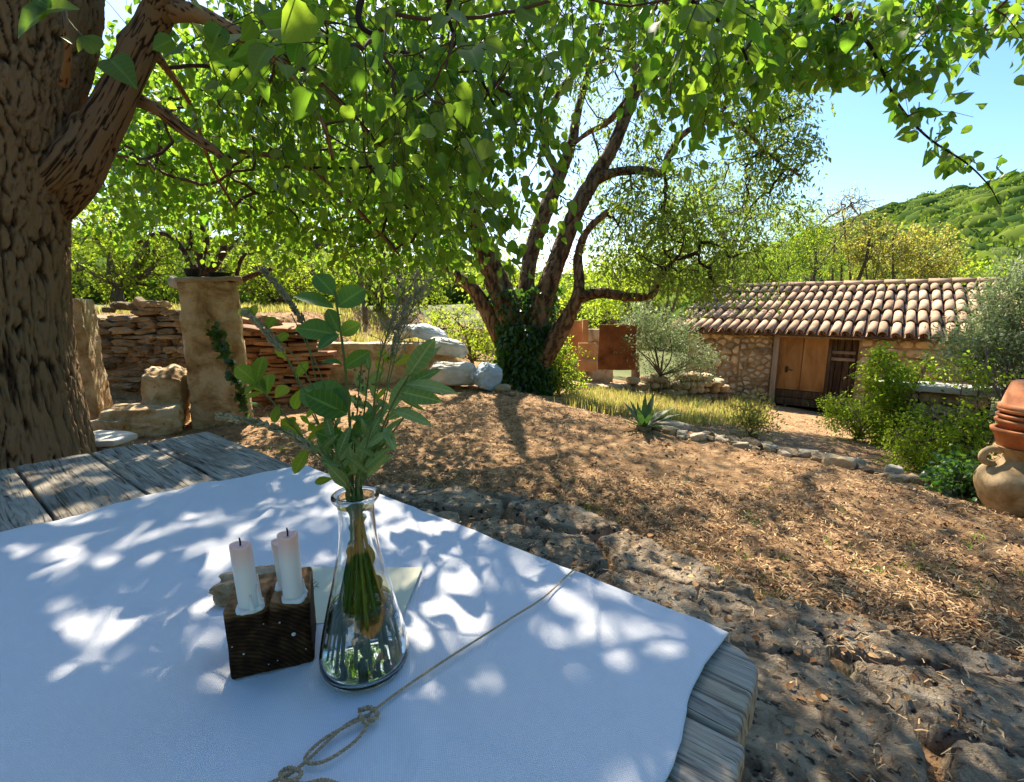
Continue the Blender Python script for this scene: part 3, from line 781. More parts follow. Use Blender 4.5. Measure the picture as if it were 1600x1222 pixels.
# ---- old tree beside the table (dark fissured trunk on the left)
def bark_disp(V, ring):
    q = V.copy()
    wv = np.stack([fbm(q * (5, 5, 2.2), 3, 100), fbm(q * (5, 5, 2.2) + 40, 3, 101), fbm(q * (5, 5, 2.2) + 80, 3, 102)], -1)
    q2 = q * (54, 54, 5.2) + wv * (2.0, 2.0, 1.2)
    a = np.abs(vn(q2, 110)); b = np.abs(vn(q2 * 1.9 + 5, 111))
    h = sm(a, 0.0, 0.20) * 0.70 + sm(b, 0.0, 0.16) * 0.30
    return (h - 0.6) * 0.020 + 0.012 * fbm(q * (3, 3, 2), 3, 112) + 0.009 * fbm(q * (60, 60, 25), 3, 113) , h
def old_tree():
    base = np.array((-2.36, 2.02, 0.0)); base[2] = tz(base[0], base[1])
    root = thing('old_tree', 'huge old tree with dark deeply fissured bark at the left end of the table', 'tree', base)
    # trunk
    cp = [(-2.42, 2.02, -0.2, 0.50), (-2.37, 2.02, 0.25, 0.395), (-2.36, 2.02, 0.9, 0.36), (-2.35, 2.02, 1.35, 0.375), (-2.31, 2.03, 1.75, 0.395), (-2.25, 2.05, 2.1, 0.41), (-2.18, 2.14, 2.5, 0.42), (-2.14, 2.25, 3.0, 0.40), (-2.25, 2.5, 3.8, 0.24), (-2.3, 2.7, 4.6, 0.14)]
    sp = smooth_path(cp[:8], 52)
    hh = []
    def disp(V, ring):
        d, h = bark_disp(V, ring); hh.append(h); return d
    V, F = tube(sp[:, :3], sp[:, 3], 440, False, disp)
    o = ob('trunk', mesh('trunk', V - base, F, M['bark'], True, hh[0].ravel()), root)
    V, F = tube(smooth_path(cp[6:], 12)[:, :3], smooth_path(cp[6:], 12)[:, 3] * .97, 24)
    ob('upper_trunk', mesh('upper_trunk', V - base, F, M['bark']), root)
    nodes = []
    def limb(pts, mat='limb', n=24, amp=0.006, name='branch', fr=14, collect=True, sub=10):
        q = smooth_path(pts, sub)
        ss = np.r_[0, np.cumsum(np.linalg.norm(np.diff(q[:, :3], axis=0), axis=1))]; hh = []
        def dsp(v, r):
            c = r * (q[:, 3][:, None, None] * 60 + 2.5) + np.array((0, 0, 1.0)) * (ss * 5)[:, None, None]
            c = c + .8 * fbm(v * 7, 3, 121)[..., None]
            h = sm(np.abs(vn(c, 122)), 0, .25); hh.append(h)
            return amp * fbm(v * (fr, fr, fr * 0.5), 4, 120) + amp * .38 * (h - .8)
        V, F = tube(q[:, :3], q[:, 3], n, True, dsp if amp else None)
        vr = np.r_[hh[0].ravel(), .8, .8] if amp else None
        ob(name, mesh(name, V - base, F, M[mat], True, vr), root)
        if collect: nodes.extend(q[::3, :3])
        return q
    def pp(lst): return [np.r_[P(a, b, d), r] for a, b, d, r in lst]
    limb(pp([(30, 380, 2.22, .05), (70, 330, 2.12, .085), (112, 278, 2.06, .095), (150, 215, 2.05, .080), (185, 145, 2.04, .068), (216, 78, 2.02, .064), (248, 15, 2.0, .063), (285, -60, 1.9, .06), (380, -190, 1.8, .06)]), n=110, amp=0.013, fr=9, sub=26)
    limb(pp([(168, 165, 2.10, .03), (138, 200, 2.04, .05), (100, 250, 1.98, .06), (60, 290, 1.96, .05), (20, 300, 1.98, .03)]), n=70, amp=0.03, fr=12, collect=False)
    limb(pp([(99, 130, 1.66, .016), (106, 90, 1.55, .010), (104, 50, 1.50, .0085), (98, 0, 1.50, .008), (96, -60, 1.5, .006)]), n=14, amp=0.002, collect=False, name='shoot')
    limb(pp([(200, 70, 2.3, .05), (250, 24, 2.1, .044), (300, 20, 1.92, .036), (345, 38, 1.93, .028), (395, 68, 1.96, .024), (440, 100, 2.0, .019), (478, 148, 2.08, .014), (508, 200, 2.15, .010), (520, 250, 2.25, .007)]), amp=0.004)
    limb(pp([(345, 34, 1.93, .018), (420, 75, 2.05, .015), (500, 130, 2.2, .012), (570, 200, 2.4, .009), (640, 290, 2.7, .006), (680, 370, 3.0, .005)]), amp=0.003)
    limb(pp([(165, 150, 2.2, .05), (200, 152, 2.15, .034), (245, 170, 2.15, .028), (290, 205, 2.2, .024), (335, 235, 2.25, .021), (352, 248, 2.27, .016), (372, 236, 2.28, .012)]), amp=0.005)
    limb(pp([(345, 240, 2.26, .014), (354, 262, 2.28, .010), (356, 272, 2.28, .008)]), amp=0.002, collect=False)
    limb(pp([(372, 236, 2.28, .011), (430, 245, 2.6, .013), (480, 262, 2.9, .014), (530, 300, 3.2, .013), (580, 350, 3.5, .011), (625, 400, 3.8, .008)]), amp=0.003)
    limb(pp([(235, 75, 2.3, .03), (262, 110, 2.6, .018), (300, 170, 3.0, .014), (330, 260, 3.4, .011), (370, 330, 3.8, .008)]), amp=0.003)
    limb(pp([(480, 262, 2.9, .009), (560, 262, 3.0, .008), (640, 250, 3.1, .006)]), amp=0)
    # limbs overhead, out of the picture, carrying the sprays that hang into it
    limb(pp([(380, -190, 1.7, .06), (560, -260, 1.9, .05), (760, -230, 2.1, .042), (960, -150, 2.3, .034), (1130, -70, 2.4, .024), (1250, -15, 2.45, .016), (1330, 30, 2.45, .011), (1400, 60, 2.45, .008), (1500, 40, 2.5, .006), (1590, 60, 2.6, .004)]), amp=0.004)
    limb(pp([(1290, 20, 2.45, .010), (1350, 60, 2.42, .0085), (1378, 110, 2.4, .007), (1405, 165, 2.38, .006), (1450, 215, 2.36, .005), (1510, 255, 2.36, .004), (1545, 290, 2.36, .003), (1562, 320, 2.36, .002)]), amp=0)
    limb(pp([(960, -150, 2.3, .02), (1000, -60, 2.2, .014), (1080, 0, 2.2, .010), (1150, 60, 2.25, .007), (1180, 130, 2.3, .005)]), amp=0)
    limb(pp([(560, -260, 1.9, .03), (600, -120, 1.6, .015), (560, 20, 1.5, .010), (590, 60, 1.5, .007)]), amp=0)
    limb(pp([(700, -240, 2.05, .03), (740, -100, 2.1, .016), (700, 20, 2.2, .010), (750, 120, 2.3, .007), (790, 200, 2.4, .005)]), amp=0)
    limb([(-2.16, 2.25, 3.0, .2), (-1.6, 2.7, 3.7, .13), (-.8, 3.1, 4.2, .08), (.2, 3.2, 4.5, .05), (1.2, 3.2, 4.6, .03)], amp=0.01)
    limb([(-2.1, 2.2, 2.8, .15), (-1.5, 1.6, 3.4, .1), (-.8, .9, 3.7, .06), (0, .2, 3.8, .03)], amp=0.01)
    limb([(-2.25, 2.5, 3.8, .12), (-2.2, 3.4, 4.3, .08), (-1.7, 4.4, 4.6, .05), (-1.0, 5.0, 4.6, .03)], amp=0.01)
    limb([(-2.1, 2.2, 2.7, .16), (-2.3, .6, 3.5, .11), (-1.8, -1.5, 3.9, .08), (-.8, -3.5, 4.1, .05), (.3, -5.5, 4.0, .03)], amp=0.01)  # unseen limbs added to carry the shading crown behind the camera
    limb([(-2.1, -.6, 3.7, .07), (-.4, -1.6, 4.0, .05), (1.4, -2.4, 4.1, .035), (2.8, -3.4, 4.0, .02)], amp=0.01)
    nodes = np.array(nodes)
    # clusters: picture ellipses at their own distances (cx, cy, rx, ry, dmin, dmax, count)
    E = [(430, 50, 70, 40, 1.0, 1.35, 5), (560, 50, 80, 50, 1.15, 1.5, 8), (660, 130, 60, 60, 1.2, 1.6, 7), (760, 20, 60, 30, 1.2, 1.5, 3), (1120, 0, 60, 25, 1.2, 1.5, 4), (870, 0, 50, 20, 1.3, 1.6, 3),
         (560, 130, 220, 140, 1.9, 2.9, 95), (740, 220, 120, 150, 2.0, 2.9, 62), (430, 90, 120, 90, 2.0, 3.0, 36), (900, 10, 150, 40, 2.0, 2.8, 20), (830, 130, 60, 70, 2.1, 2.8, 14),
         (1120, 70, 130, 70, 2.0, 2.7, 44), (1080, 130, 50, 60, 2.0, 2.5, 12), (1200, 110, 70, 70, 2.1, 2.6, 12), (1310, 30, 170, 45, 2.1, 2.8, 48), (1500, 30, 110, 45, 2.2, 2.9, 24), (1300, 85, 40, 40, 2.2, 2.5, 6), (1400, 60, 60, 40, 2.3, 2.5, 8),
         (400, 200, 250, 130, 3.4, 6.0, 430), (520, 310, 190, 85, 3.6, 6.0, 330), (240, 200, 110, 150, 3.8, 6.2, 300), (620, 380, 100, 45, 3.6, 5.2, 50), (330, 350, 180, 40, 4.6, 6.2, 80), (700, 320, 80, 70, 3.0, 4.6, 40), (660, 200, 100, 150, 3.2, 5.0, 70), (500, 60, 300, 60, 2.6, 4.6, 110), (860, -10, 200, 40, 2.6, 4.6, 26), (1150, 0, 160, 50, 2.6, 3.6, 30)]
    pts = []
    for cx, cy, rx, ry, d0, d1, k in E:
        for _ in range(k):
            a = random.uniform(0, 2 * math.pi); q = random.random() ** 0.5
            pts.append(P(cx + rx * q * math.cos(a), cy - 12 + ry * q * math.sin(a), random.uniform(d0, d1)))
    chain = [(1345, 65), (1378, 110), (1405, 165), (1450, 215), (1510, 255), (1550, 290)]
    for _ in range(20):
        k = random.uniform(0, 4.99); i = int(k); f = k - i
        w = [30, 34, 26, 22, 14, 8][i]
        pts.append(P(chain[i][0] * (1 - f) + chain[i + 1][0] * f + random.uniform(-w, w * 1.1), chain[i][1] * (1 - f) + chain[i + 1][1] * f + random.uniform(-w, w) * .7, random.uniform(2.3, 2.45)))
    for _ in range(480):   # crown above the picture
        p_ = np.array((random.uniform(-4.6, 3.4), random.uniform(-0.8, 6.5), random.uniform(3.2, 7.2)))
        if p_[0] > 0.8 and random.random() < .4: continue
        x_, y_, d_ = proj(p_)
        if d_ > .3 and y_ > -25 and -50 < x_ < 1700: continue
        pts.append(p_)
    for _ in range(260):   # unseen crown added behind the camera to shade ground mirrored in the vase
        pts.append(np.array((random.uniform(-5, 4), random.uniform(-7.5, -.8), random.uniform(2.9, 5.0))))
    for x0, x1, y0, y1, t0, t1, k_ in ((-1.8, .9, -.2, 1.8, 3.4, 7.5, 700), (.3, 3.0, .3, 2.2, 4.0, 8.0, 140), (-1.2, 1.5, 2.8, 3.8, 3.6, 5.6, 90)):  # leaf clusters added along the sun direction to shade table and ground
        for _ in range(k_):
            p_ = np.array((random.uniform(x0, x1), random.uniform(y0, y1), .6)) + np.array(SD) * random.uniform(t0, t1)
            x_, y_, d_ = proj(p_)
            if d_ > .3 and y_ > (-25 if x_ > 1150 else 110): continue
            pts.append(p_)
    pts = np.array(pts)
    def blocked(q, m=0):
        x, y, d = proj(q)
        return (d > 0.3) & (x > 1215) & (y > 135 - m) & (x < 1750) & ~((x > 1335) & (y < 325) & (x < 1580) & (y < 60 + (x - 1310) * 1.12 + 20) & (y > 60 + (x - 1400) * 1.12 - 70))
    pts = pts[~blocked(pts, 25)]
    allp, par, cnt, order = prim_tree(nodes, pts, 0.15)
    for k in range(len(nodes), len(nodes)): pass
    A = twig_acc(allp, par, cnt, 0.0022, len(nodes), 0.012, 4, 0.05)
    V = np.concatenate(A.V) - base
    o = ob('twigs', mesh('twigs', V, [np.concatenate(v) for v in A.F.values()], M['twig']), root); o['kind'] = 'stuff'
    pdir = pts - allp[par]
    dep = proj(pts)[2]
    near = dep < 1.7
    posA, ldA, tdA = [], [], []
    pos, ld, td = sprays(pts, pdir, 11, 0.26, 0.075, 0.75, 0.45, 0.45)
    sc = RNG.uniform(0.042, 0.084, len(pos))
    nd = np.repeat(near, 11)
    kp = ~(nd & (RNG.random(len(pos)) < 0.45))
    x, y, d = proj(pos)
    inview = (d > 0.3) & (x > 130) & (x < 1600)
    # keep clear sky right of the crown and the view below the canopy
    kp &= ~blocked(pos)
    # openings in the crown that let the sun through to the table
    foot = pos - np.array(SD) * ((pos[:, 2] - .75) / SD[2])[:, None]
    for hx, hy, hr in [(40, 1090, .085), (150, 1150, .05), (70, 1190, .06), (690, 985, .055), (905, 1005, .04), (880, 1115, .05), (1000, 1125, .045), (240, 940, .03), (700, 1130, .03), (330, 1125, .03), (330, 1190, .03), (640, 830, .04)]:
        c_ = PZ(hx, hy, .75); kp &= ~((np.hypot(foot[:, 0] - c_[0], foot[:, 1] - c_[1]) < hr + .022 * fbm(foot * 14, 2, 333)) & (pos[:, 2] > 1.9))
    kp &= ~((d > 0) & (d < 0.75))
    keepi = np.where(kp)[0]
    # extra leaf stalks for the sprays
    Rm = frames(ld, upness=0.15)
    size = np.where(inview & kp & (y > -60) & (y < 600), sc / np.maximum(d, .2), 0)
    big = np.argsort(-size)[:290]
    isbig = np.zeros(len(pos), bool); isbig[big] = True
    leaf_objects('leaf', HEART, (pos - base)[big], Rm[big], sc[big], M['leaf'], root)
    rest = kp & ~isbig
    mid = rest & (d < 2.9) & (d > 0)
    V1, F1, A1 = leaf_cloud(HEART, (pos - base)[mid], Rm[mid], sc[mid])
    far = rest & ~mid
    hid = far & ((d < 0) | (y < -40) | (y > 1300))      # above and behind the picture: simpler leaves
    far = far & ~hid
    V2, F2, A2 = leaf_cloud(MEDL, (pos - base)[far], Rm[far], sc[far])
    V3, F3, A3 = leaf_cloud(SMALL, (pos - base)[hid], Rm[hid], sc[hid] * 1.08)
    V2, F2, A2 = np.concatenate([V2, V3]), np.concatenate([F2, F3 + len(V2)]), np.concatenate([A2, A3])
    o = ob('foliage', mesh('foliage', np.concatenate([V1, V2]), np.concatenate([F1, F2 + len(V1)]), M['leaf'], True, np.concatenate([A1, A2]), [np.concatenate([u, w]) for u, w in zip(leaf_ex(HEART, mid.sum()), (np.zeros(len(V2)), np.zeros(len(V2))))]), root); o['kind'] = 'stuff'
    # spray axes
    A = Acc()
    for k in range(len(pts)):
        if dep[k] < 3.2 and dep[k] > 0:
            q = [pts[k] + td[k] * 0.26 * t - np.array((0, 0, 0.75 * 0.3 * 0.26 * t * t)) for t in (0, .33, .66, 1)]
            if blocked(q[-1]): continue
            Vt, Ft = tube(q, [.0022, .0018, .0014, .001], 3, False); A.add(Vt, Ft)
    o = ob('leaf_stalks', mesh('leaf_stalks', np.concatenate(A.V) - base, [np.concatenate(v) for v in A.F.values()], M['twig']), root); o['kind'] = 'stuff'
    # leaves on the shoots in front of the trunk
    for (bx, by, tx, ty, dd) in [(78, 18, 25, 38, 1.42), (80, 12, 50, -8, 1.42), (60, 20, 98, 2, 1.42), (140, 62, 122, 72, 1.44), (112, 68, 100, 58, 1.45), (160, 75, 128, 56, 1.45), (150, 84, 132, 62, 1.43), (172, 92, 198, 118, 1.42)]:
        a, b = P(bx, by, dd), P(tx, ty, dd - 0.02); L = np.linalg.norm(b - a)
        fr = frames((b - a)[None], upness=0.0)[0]
        z = np.array((0.1, -0.8, 0.5)); z -= fr[:, 1] * z.dot(fr[:, 1]); z /= np.linalg.norm(z); fr = np.stack([np.cross(fr[:, 1], z), fr[:, 1], z], -1)
        leaf_objects('leaf', HEART, [a - base], [fr], [L * 1.25], M['leaf'], root)
    for st in ([(98, 0), (88, 10), (80, 16), (60, 22)], [(106, 30), (118, 45), (135, 62), (150, 80), (172, 94)]):
        q = smooth_path([P(a, b, 1.44) for a, b in st], 4); V, F = tube(q, 0.0016, 5)
        ob('stalk', mesh('stalk', V - base, F, M['stem']), root)
old_tree()

# ---- ivy-clad multi-limbed tree in the middle
def ivy_tree():
    base = G(822, 612); D = proj(base)[2]
    root = thing('spreading_tree', 'large leaning tree with several brown limbs and an ivy wrapped foot in mid yard', 'tree', base)
    nodes = []
    def limb(lst, amp=0.02, name='branch'):
        pts = [np.r_[P(a, b, D + dd), .88 * r / FPX * (D + dd)] for a, b, r, dd in lst]
        q = smooth_path(pts, 14); hh = []
        def disp(v, rg):
            h = sm(np.abs(vn(v * (24, 24, 6) + 1.2 * fbm(v * 5, 2, 130)[..., None], 131)), 0, .35); hh.append(h)
            return amp * .6 * (h - 0.6) + amp * .6 * fbm(v * 5, 3, 132)
        V, F = tube(q[:, :3], q[:, 3], 44, False, disp)
        ob(name, mesh(name, V - base, F, M['bark2'], True, hh[0].ravel()), root)
        nodes.extend(q[::4, :3])
    limb([(824, 640, 38, 0), (820, 600, 31, 0), (817, 560, 28, 0), (816, 520, 27, 0), (815, 495, 22, 0)], 0.03, 'trunk')
    limb([(808, 530, 24, 0), (793, 480, 23, 0), (772, 430, 21, 0), (750, 375, 18, -.1), (736, 325, 15, -.2), (723, 260, 12, -.3), (714, 190, 12, -.4), (700, 110, 8, -.5), (690, 40, 5, -.6)], 0.03)
    limb([(818, 520, 18, .1), (822, 460, 15, .2), (828, 405, 13, .3), (848, 340, 14, .4), (872, 280, 12, .5), (893, 225, 9, .6), (905, 165, 7, .7), (930, 80, 5, .8), (948, 20, 3, .9)], 0.02)
    limb([(832, 530, 19, -.1), (845, 480, 19, -.1), (862, 430, 17, -.1), (882, 375, 15, -.1), (902, 325, 14, -.2), (928, 280, 13, -.2), (956, 232, 11, -.3), (980, 175, 10, -.3), (1000, 125, 10, -.3), (1022, 95, 8, -.4), (1045, 50, 5, -.5), (1060, -10, 4, -.5)], 0.025)
    limb([(1000, 130, 9, -.3), (985, 80, 8, -.2), (982, 30, 6, -.1), (985, -40, 4, 0)], 0.015)
    limb([(925, 285, 9, -.2), (958, 270, 8, -.3), (1000, 266, 7, -.4), (1034, 270, 7, -.5), (1046, 240, 6, -.5), (1070, 208, 5, -.6), (1110, 190, 4, -.6), (1160, 200, 4, -.7), (1200, 240, 3, -.7), (1250, 275, 2, -.7)], 0.01)
    limb([(790, 545, 16, .1), (768, 500, 14, .1), (742, 455, 12, 0), (712, 430, 10, -.1), (690, 395, 8, -.2), (660, 350, 6, -.4)], 0.015)
    limb([(840, 575, 19, -.1), (862, 540, 17, -.2), (885, 500, 14, -.3), (900, 470, 11, -.4), (905, 440, 9, -.4), (903, 400, 8, -.4), (918, 360, 6, -.5), (950, 330, 5, -.6)], 0.02)
    limb([(903, 465, 11, -.4), (940, 458, 9, -.5), (985, 464, 8, -.6), (1020, 460, 6, -.7), (1032, 430, 4, -.8), (1060, 400, 3, -.9)], 0.01)
    limb([(876, 280, 7, .5), (850, 220, 5, .6), (870, 150, 5, .7), (905, 110, 4, .8), (960, 90, 3, .8)], 0.008)
    limb([(985, 150, 6, -.3), (950, 190, 5, -.1), (915, 210, 4, .1), (880, 240, 3, .2)], 0.006)
    nodes = np.array(nodes)
    E = [(680, 120, 130, 160, -1.2, 1.2, 70), (820, 60, 150, 120, -1, 1.5, 80), (940, 130, 110, 150, -.6, 1.6, 55), (1050, 30, 120, 90, -1.2, .8, 55), (1180, 130, 85, 80, -1.3, 0, 80), (1210, 200, 62, 60, -1.2, 0, 75), (1215, 255, 45, 40, -1, -.2, 34), (1080, 300, 120, 60, -1.2, .3, 80), (1060, 390, 110, 70, -1.3, .2, 95), (1130, 420, 100, 45, -1.2, -.4, 55), (1190, 340, 60, 50, -1, 0, 34), (1020, 335, 75, 70, -.8, .8, 75), (980, 240, 60, 60, -.5, .8, 30), (930, 330, 40, 50, .2, 1.2, 22),
         (690, 330, 80, 80, -1.5, .3, 40), (760, 240, 90, 80, -1, 1, 30), (980, 380, 70, 50, -1, .5, 20), (850, 330, 60, 60, 0, 1.2, 10), (1020, 200, 80, 80, -.8, 1, 26), (640, 420, 70, 40, -1.4, 0, 18), (950, -130, 480, 110, -2, 2, 330), (900, -330, 450, 130, -2, 2, 260), (700, 60, 120, 100, -.5, 1.5, 50)]
    pts = []
    for cx, cy, rx, ry, d0, d1, k in E:
        for _ in range(k):
            a = random.uniform(0, 2 * math.pi); q = random.random() ** 0.5
            pts.append(P(cx + rx * q * math.cos(a), cy + ry * q * math.sin(a), D + random.uniform(d0, d1)))
    pts = np.array(pts)
    allp, par, cnt, order = prim_tree(nodes, pts, 0.2)
    A = twig_acc(allp, par, cnt, 0.0045, len(nodes), 0.03, 4, 0.10)
    o = ob('twigs', mesh('twigs', np.concatenate(A.V) - base, [np.concatenate(v) for v in A.F.values()], M['bark2']), root); o['kind'] = 'stuff'
    pos, ld, td = sprays(pts, pts - allp[par], 26, 0.34, 0.06, 0.5, 0.7, 1.3)
    V, F, A = leaf_cloud(SLIM, pos - base, frames(ld, upness=0.15), RNG.uniform(0.055, 0.11, len(pos)))
    o = ob('crown', mesh('crown', V, F, M['leaf2'], True, A), root); o['kind'] = 'stuff'
    # ivy round the foot
    iv = thing('climbing_ivy', 'dark green ivy wrapped round the foot of the leaning tree', 'ivy', base)
    Ps, Ds = [], []
    for (x0, y0, x1, y1, k, rr) in [(822, 628, 816, 505, 4300, 30), (812, 510, 790, 450, 380, 20), (834, 520, 852, 445, 480, 17), (800, 610, 797, 560, 400, 20), (834, 622, 842, 570, 400, 20)]:
        for _ in range(k):
            t = random.random(); a = random.uniform(0, 2 * math.pi)
            c = P(x0 * (1 - t) + x1 * t, y0 * (1 - t) + y1 * t, D)
            r = (rr + random.uniform(0, 11)) / FPX * D
            if r < 0: continue
            Ps.append(c + r * np.array((math.cos(a), math.sin(a), 0))); Ds.append((math.cos(a) * .5, math.sin(a) * .5, -0.8))
    V, F, A = leaf_cloud(MEDL, np.array(Ps) - base, frames(np.array(Ds) + RNG.normal(size=(len(Ds), 3)) * .35), RNG.uniform(0.05, 0.10, len(Ps)))
    o = ob('ivy_leaves', mesh('ivy_leaves', V, F, M['ivy'], True, A), iv); o['kind'] = 'stuff'
    for k in range(3):
        q = smooth_path([P(804 + k * 12, 622, D - 0.26), P(812 + k * 9, 590, D - 0.29), P(800 + k * 13, 560, D - 0.27), P(808 + k * 9, 520, D - 0.27)], 5); V, F = tube(q, 0.007, 6)
        ob('ivy_stem', mesh('ivy_stem', V - base, F, M['bark3']), iv)
    return D
DT = ivy_tree()

# ---- trees, shrubs behind and around
def crown_at(px, py, rpx, rpy, d, dr=None, w=1):
    c = P(px, py, d); return (c[0], c[1], c[2], rpx / FPX * d, (dr or rpx / FPX * d), rpy / FPX * d, w)
def bgtree(name, label, px, d, blobs, n, leaf, shape, lmat, **kw):
    x = P(px, 475, d); b = (x[0], x[1], tz(x[0], x[1]))
    cr = [crown_at(q[0], q[1], q[2], q[3], d + (q[5] if len(q) > 5 else 0), None, q[4] if len(q) > 4 else 1) for q in blobs]
    kw.setdefault('bmat', M['bark3'])
    return tree(name, label, kw.pop('cat', 'tree'), b, cr, n, leaf, shape, lmat, group=kw.pop('group', 'trees behind the yard'), **kw)
bgtree('broadleaf_tree', 'bright yellow green tree beyond the dry stone wall, next to the big dark trunk', 190, 11, [(180, 400, 75, 70, 1), (230, 350, 60, 60, 1), (150, 340, 50, 60, .7), (200, 440, 80, 30, .5)], 330, 0.085, SMALL, M['leafy'], spray=16, trunk_r=.13)
bgtree('broadleaf_tree', 'yellow green tree rising behind the plastered pillar', 330, 12.5, [(330, 300, 110, 90, 1), (300, 400, 90, 50, .8), (400, 360, 70, 60, .6)], 420, 0.085, SMALL, M['leafg'], spray=16, trunk_r=.14)
bgtree('broadleaf_tree', 'golden yellow bushy tree between the pillar and the bouquet', 430, 10.5, [(430, 440, 75, 45, 1), (380, 420, 50, 40, .7), (490, 430, 60, 45, .8)], 300, 0.075, SMALL, M['leafy'], spray=16, trunk_r=.08, fork=.2)
bgtree('broadleaf_tree', 'golden green tree behind the bouquet left of the leaning tree', 590, 11.5, [(580, 420, 70, 60, 1), (640, 450, 60, 50, .8), (600, 360, 70, 50, .6)], 330, 0.08, SMALL, M['leafy'], spray=16, trunk_r=.12)
bgtree('broadleaf_tree', 'tall pale green tree far behind the left canopy', 480, 16, [(450, 230, 150, 110, 1), (250, 230, 110, 110, .8), (600, 250, 120, 100, .8)], 1000, 0.12, SMALL, M['leafg'], spray=16, trunk_r=.2)
bgtree('round_bush', 'low yellow green bush behind the white sacks', 735, 9.2, [(735, 520, 45, 38, 1), (770, 545, 30, 30, .5), (700, 500, 30, 25, .5)], 170, 0.05, SMALL, M['leafy'], spray=16, trunk_r=.04, fork=.2, cat='bush', group=None)
bgtree('round_bush', 'dark green bush pressed against the right side of the ivy foot', 875, DT + .15, [(872, 590, 40, 38, 1), (862, 560, 30, 25, .5), (885, 545, 18, 18, .25)], 190, 0.045, SMALL, M['leafg'], spray=18, trunk_r=.03, fork=.15, cat='bush', group=None)
bgtree('broadleaf_tree', 'yellow green tree seen between the limbs of the leaning tree', 860, 19, [(870, 455, 90, 35, 1), (960, 430, 60, 40, .7), (780, 440, 60, 45, .7)], 330, 0.12, SMALL, M['leafy'], spray=16, trunk_r=.12)
bgtree('broadleaf_tree', 'yellow green tree just left of the shed roof', 1000, 15, [(990, 430, 70, 50, 1), (1040, 400, 60, 50, .8), (940, 490, 50, 30, .5), (1060, 340, 60, 40, .5)], 360, 0.10, SMALL, M['leafy'], spray=16, trunk_r=.13)
bgtree('broadleaf_tree', 'mixed green and rusty tree behind the left part of the shed roof', 1130, 16.5, [(1120, 370, 90, 60, 1), (1170, 330, 60, 50, .6), (1090, 300, 60, 40, .5), (1150, 430, 80, 30, .5)], 520, 0.10, SLIM, M['leaf2'], spray=22, trunk_r=.16)
bgtree('broadleaf_tree', 'dark green tree behind the middle of the shed roof', 1240, 17.5, [(1240, 400, 70, 50, 1), (1250, 350, 40, 30, .6), (1200, 420, 50, 30, .5)], 380, 0.10, SLIM, M['leafg'], spray=22, trunk_r=.16)
bgtree('broadleaf_tree', 'half bare tree with orange twig tips above the shed roof', 1310, 18.5, [(1310, 370, 50, 60, 1), (1330, 320, 40, 25, .45)], 330, 0.09, SLIM, M['leafb'], spray=12, trunk_r=.14, bare=.35, r0=.008)
bgtree('broadleaf_tree', 'golden yellow round tree behind the right part of the shed roof', 1410, 17.5, [(1410, 400, 70, 52, 1), (1370, 385, 50, 40, .6), (1450, 425, 40, 28, .6)], 480, 0.09, SMALL, M['leafb'], spray=20, trunk_r=.15)
bgtree('broadleaf_tree', 'low yellow green tree between the golden tree and the hill', 1520, 24, [(1500, 430, 60, 22, 1), (1570, 430, 60, 20, .8)], 260, 0.12, SMALL, M['leafy'], spray=16, trunk_r=.12)
# pollarded dark tree right behind the pillar
def poll():
    b = P(318, 470, 7.6); b[2] = tz(b[0], b[1])
    root = thing('pollard_tree', 'gnarled dark pollarded tree with stubby curved limbs behind the pillar', 'tree', b)
    V, F = tube(smooth_path([P(318, 560, 7.6), P(316, 480, 7.6), P(318, 425, 7.6)], 4) - b, [.13] * 9, 10); ob('trunk', mesh('trunk', V, F, M['bark2']), root)
    for lst in ([(312, 430, 6), (292, 400, 6), (272, 372, 5), (245, 365, 3), (215, 380, 2)], [(318, 430, 6), (315, 400, 6), (322, 375, 5), (312, 345, 3)], [(322, 430, 7), (345, 400, 6), (350, 385, 5), (345, 370, 4)], [(330, 440, 6), (368, 440, 5), (395, 430, 4), (425, 420, 3)], [(290, 400, 4), (300, 370, 3), (288, 345, 2)], [(368, 438, 3), (375, 410, 3), (385, 395, 2)]):
        q = smooth_path([np.r_[P(a, c, 7.5), r / FPX * 7.5] for a, c, r in lst], 5); V, F = tube(q[:, :3] - b, q[:, 3], 8); ob('branch', mesh('branch', V, F, M['bark2']), root)
poll()
for (px, py0, py1, dd) in [(572, 400, 520, 9.5), (635, 420, 520, 9.3)]:
    b = P(px, py1, dd); b[2] = tz(b[0], b[1])
    root = thing('bare_tree', 'thin grey bare trunk ' + ('behind the bouquet tip' if px < 600 else 'behind the feathery twigs of the bouquet'), 'tree', b)
    q = smooth_path([np.r_[b, .06], np.r_[P(px - 4, (py0 + py1) / 2, dd), .05], np.r_[P(px - 14, py0, dd), .035], np.r_[P(px - 24, py0 - 60, dd), .02]], 5)
    V, F = tube(q[:, :3] - b, q[:, 3], 8); ob('trunk', mesh('trunk', V, F, M['bark3']), root)
    for s in (-1, 1):
        q = smooth_path([np.r_[P(px - 4, (py0 + py1) / 2, dd), .03], np.r_[P(px + s * 25, py0 - 10, dd), .02], np.r_[P(px + s * 45, py0 - 50, dd), .01]], 4); V, F = tube(q[:, :3] - b, q[:, 3], 6); ob('branch', mesh('branch', V, F, M['bark3']), root)

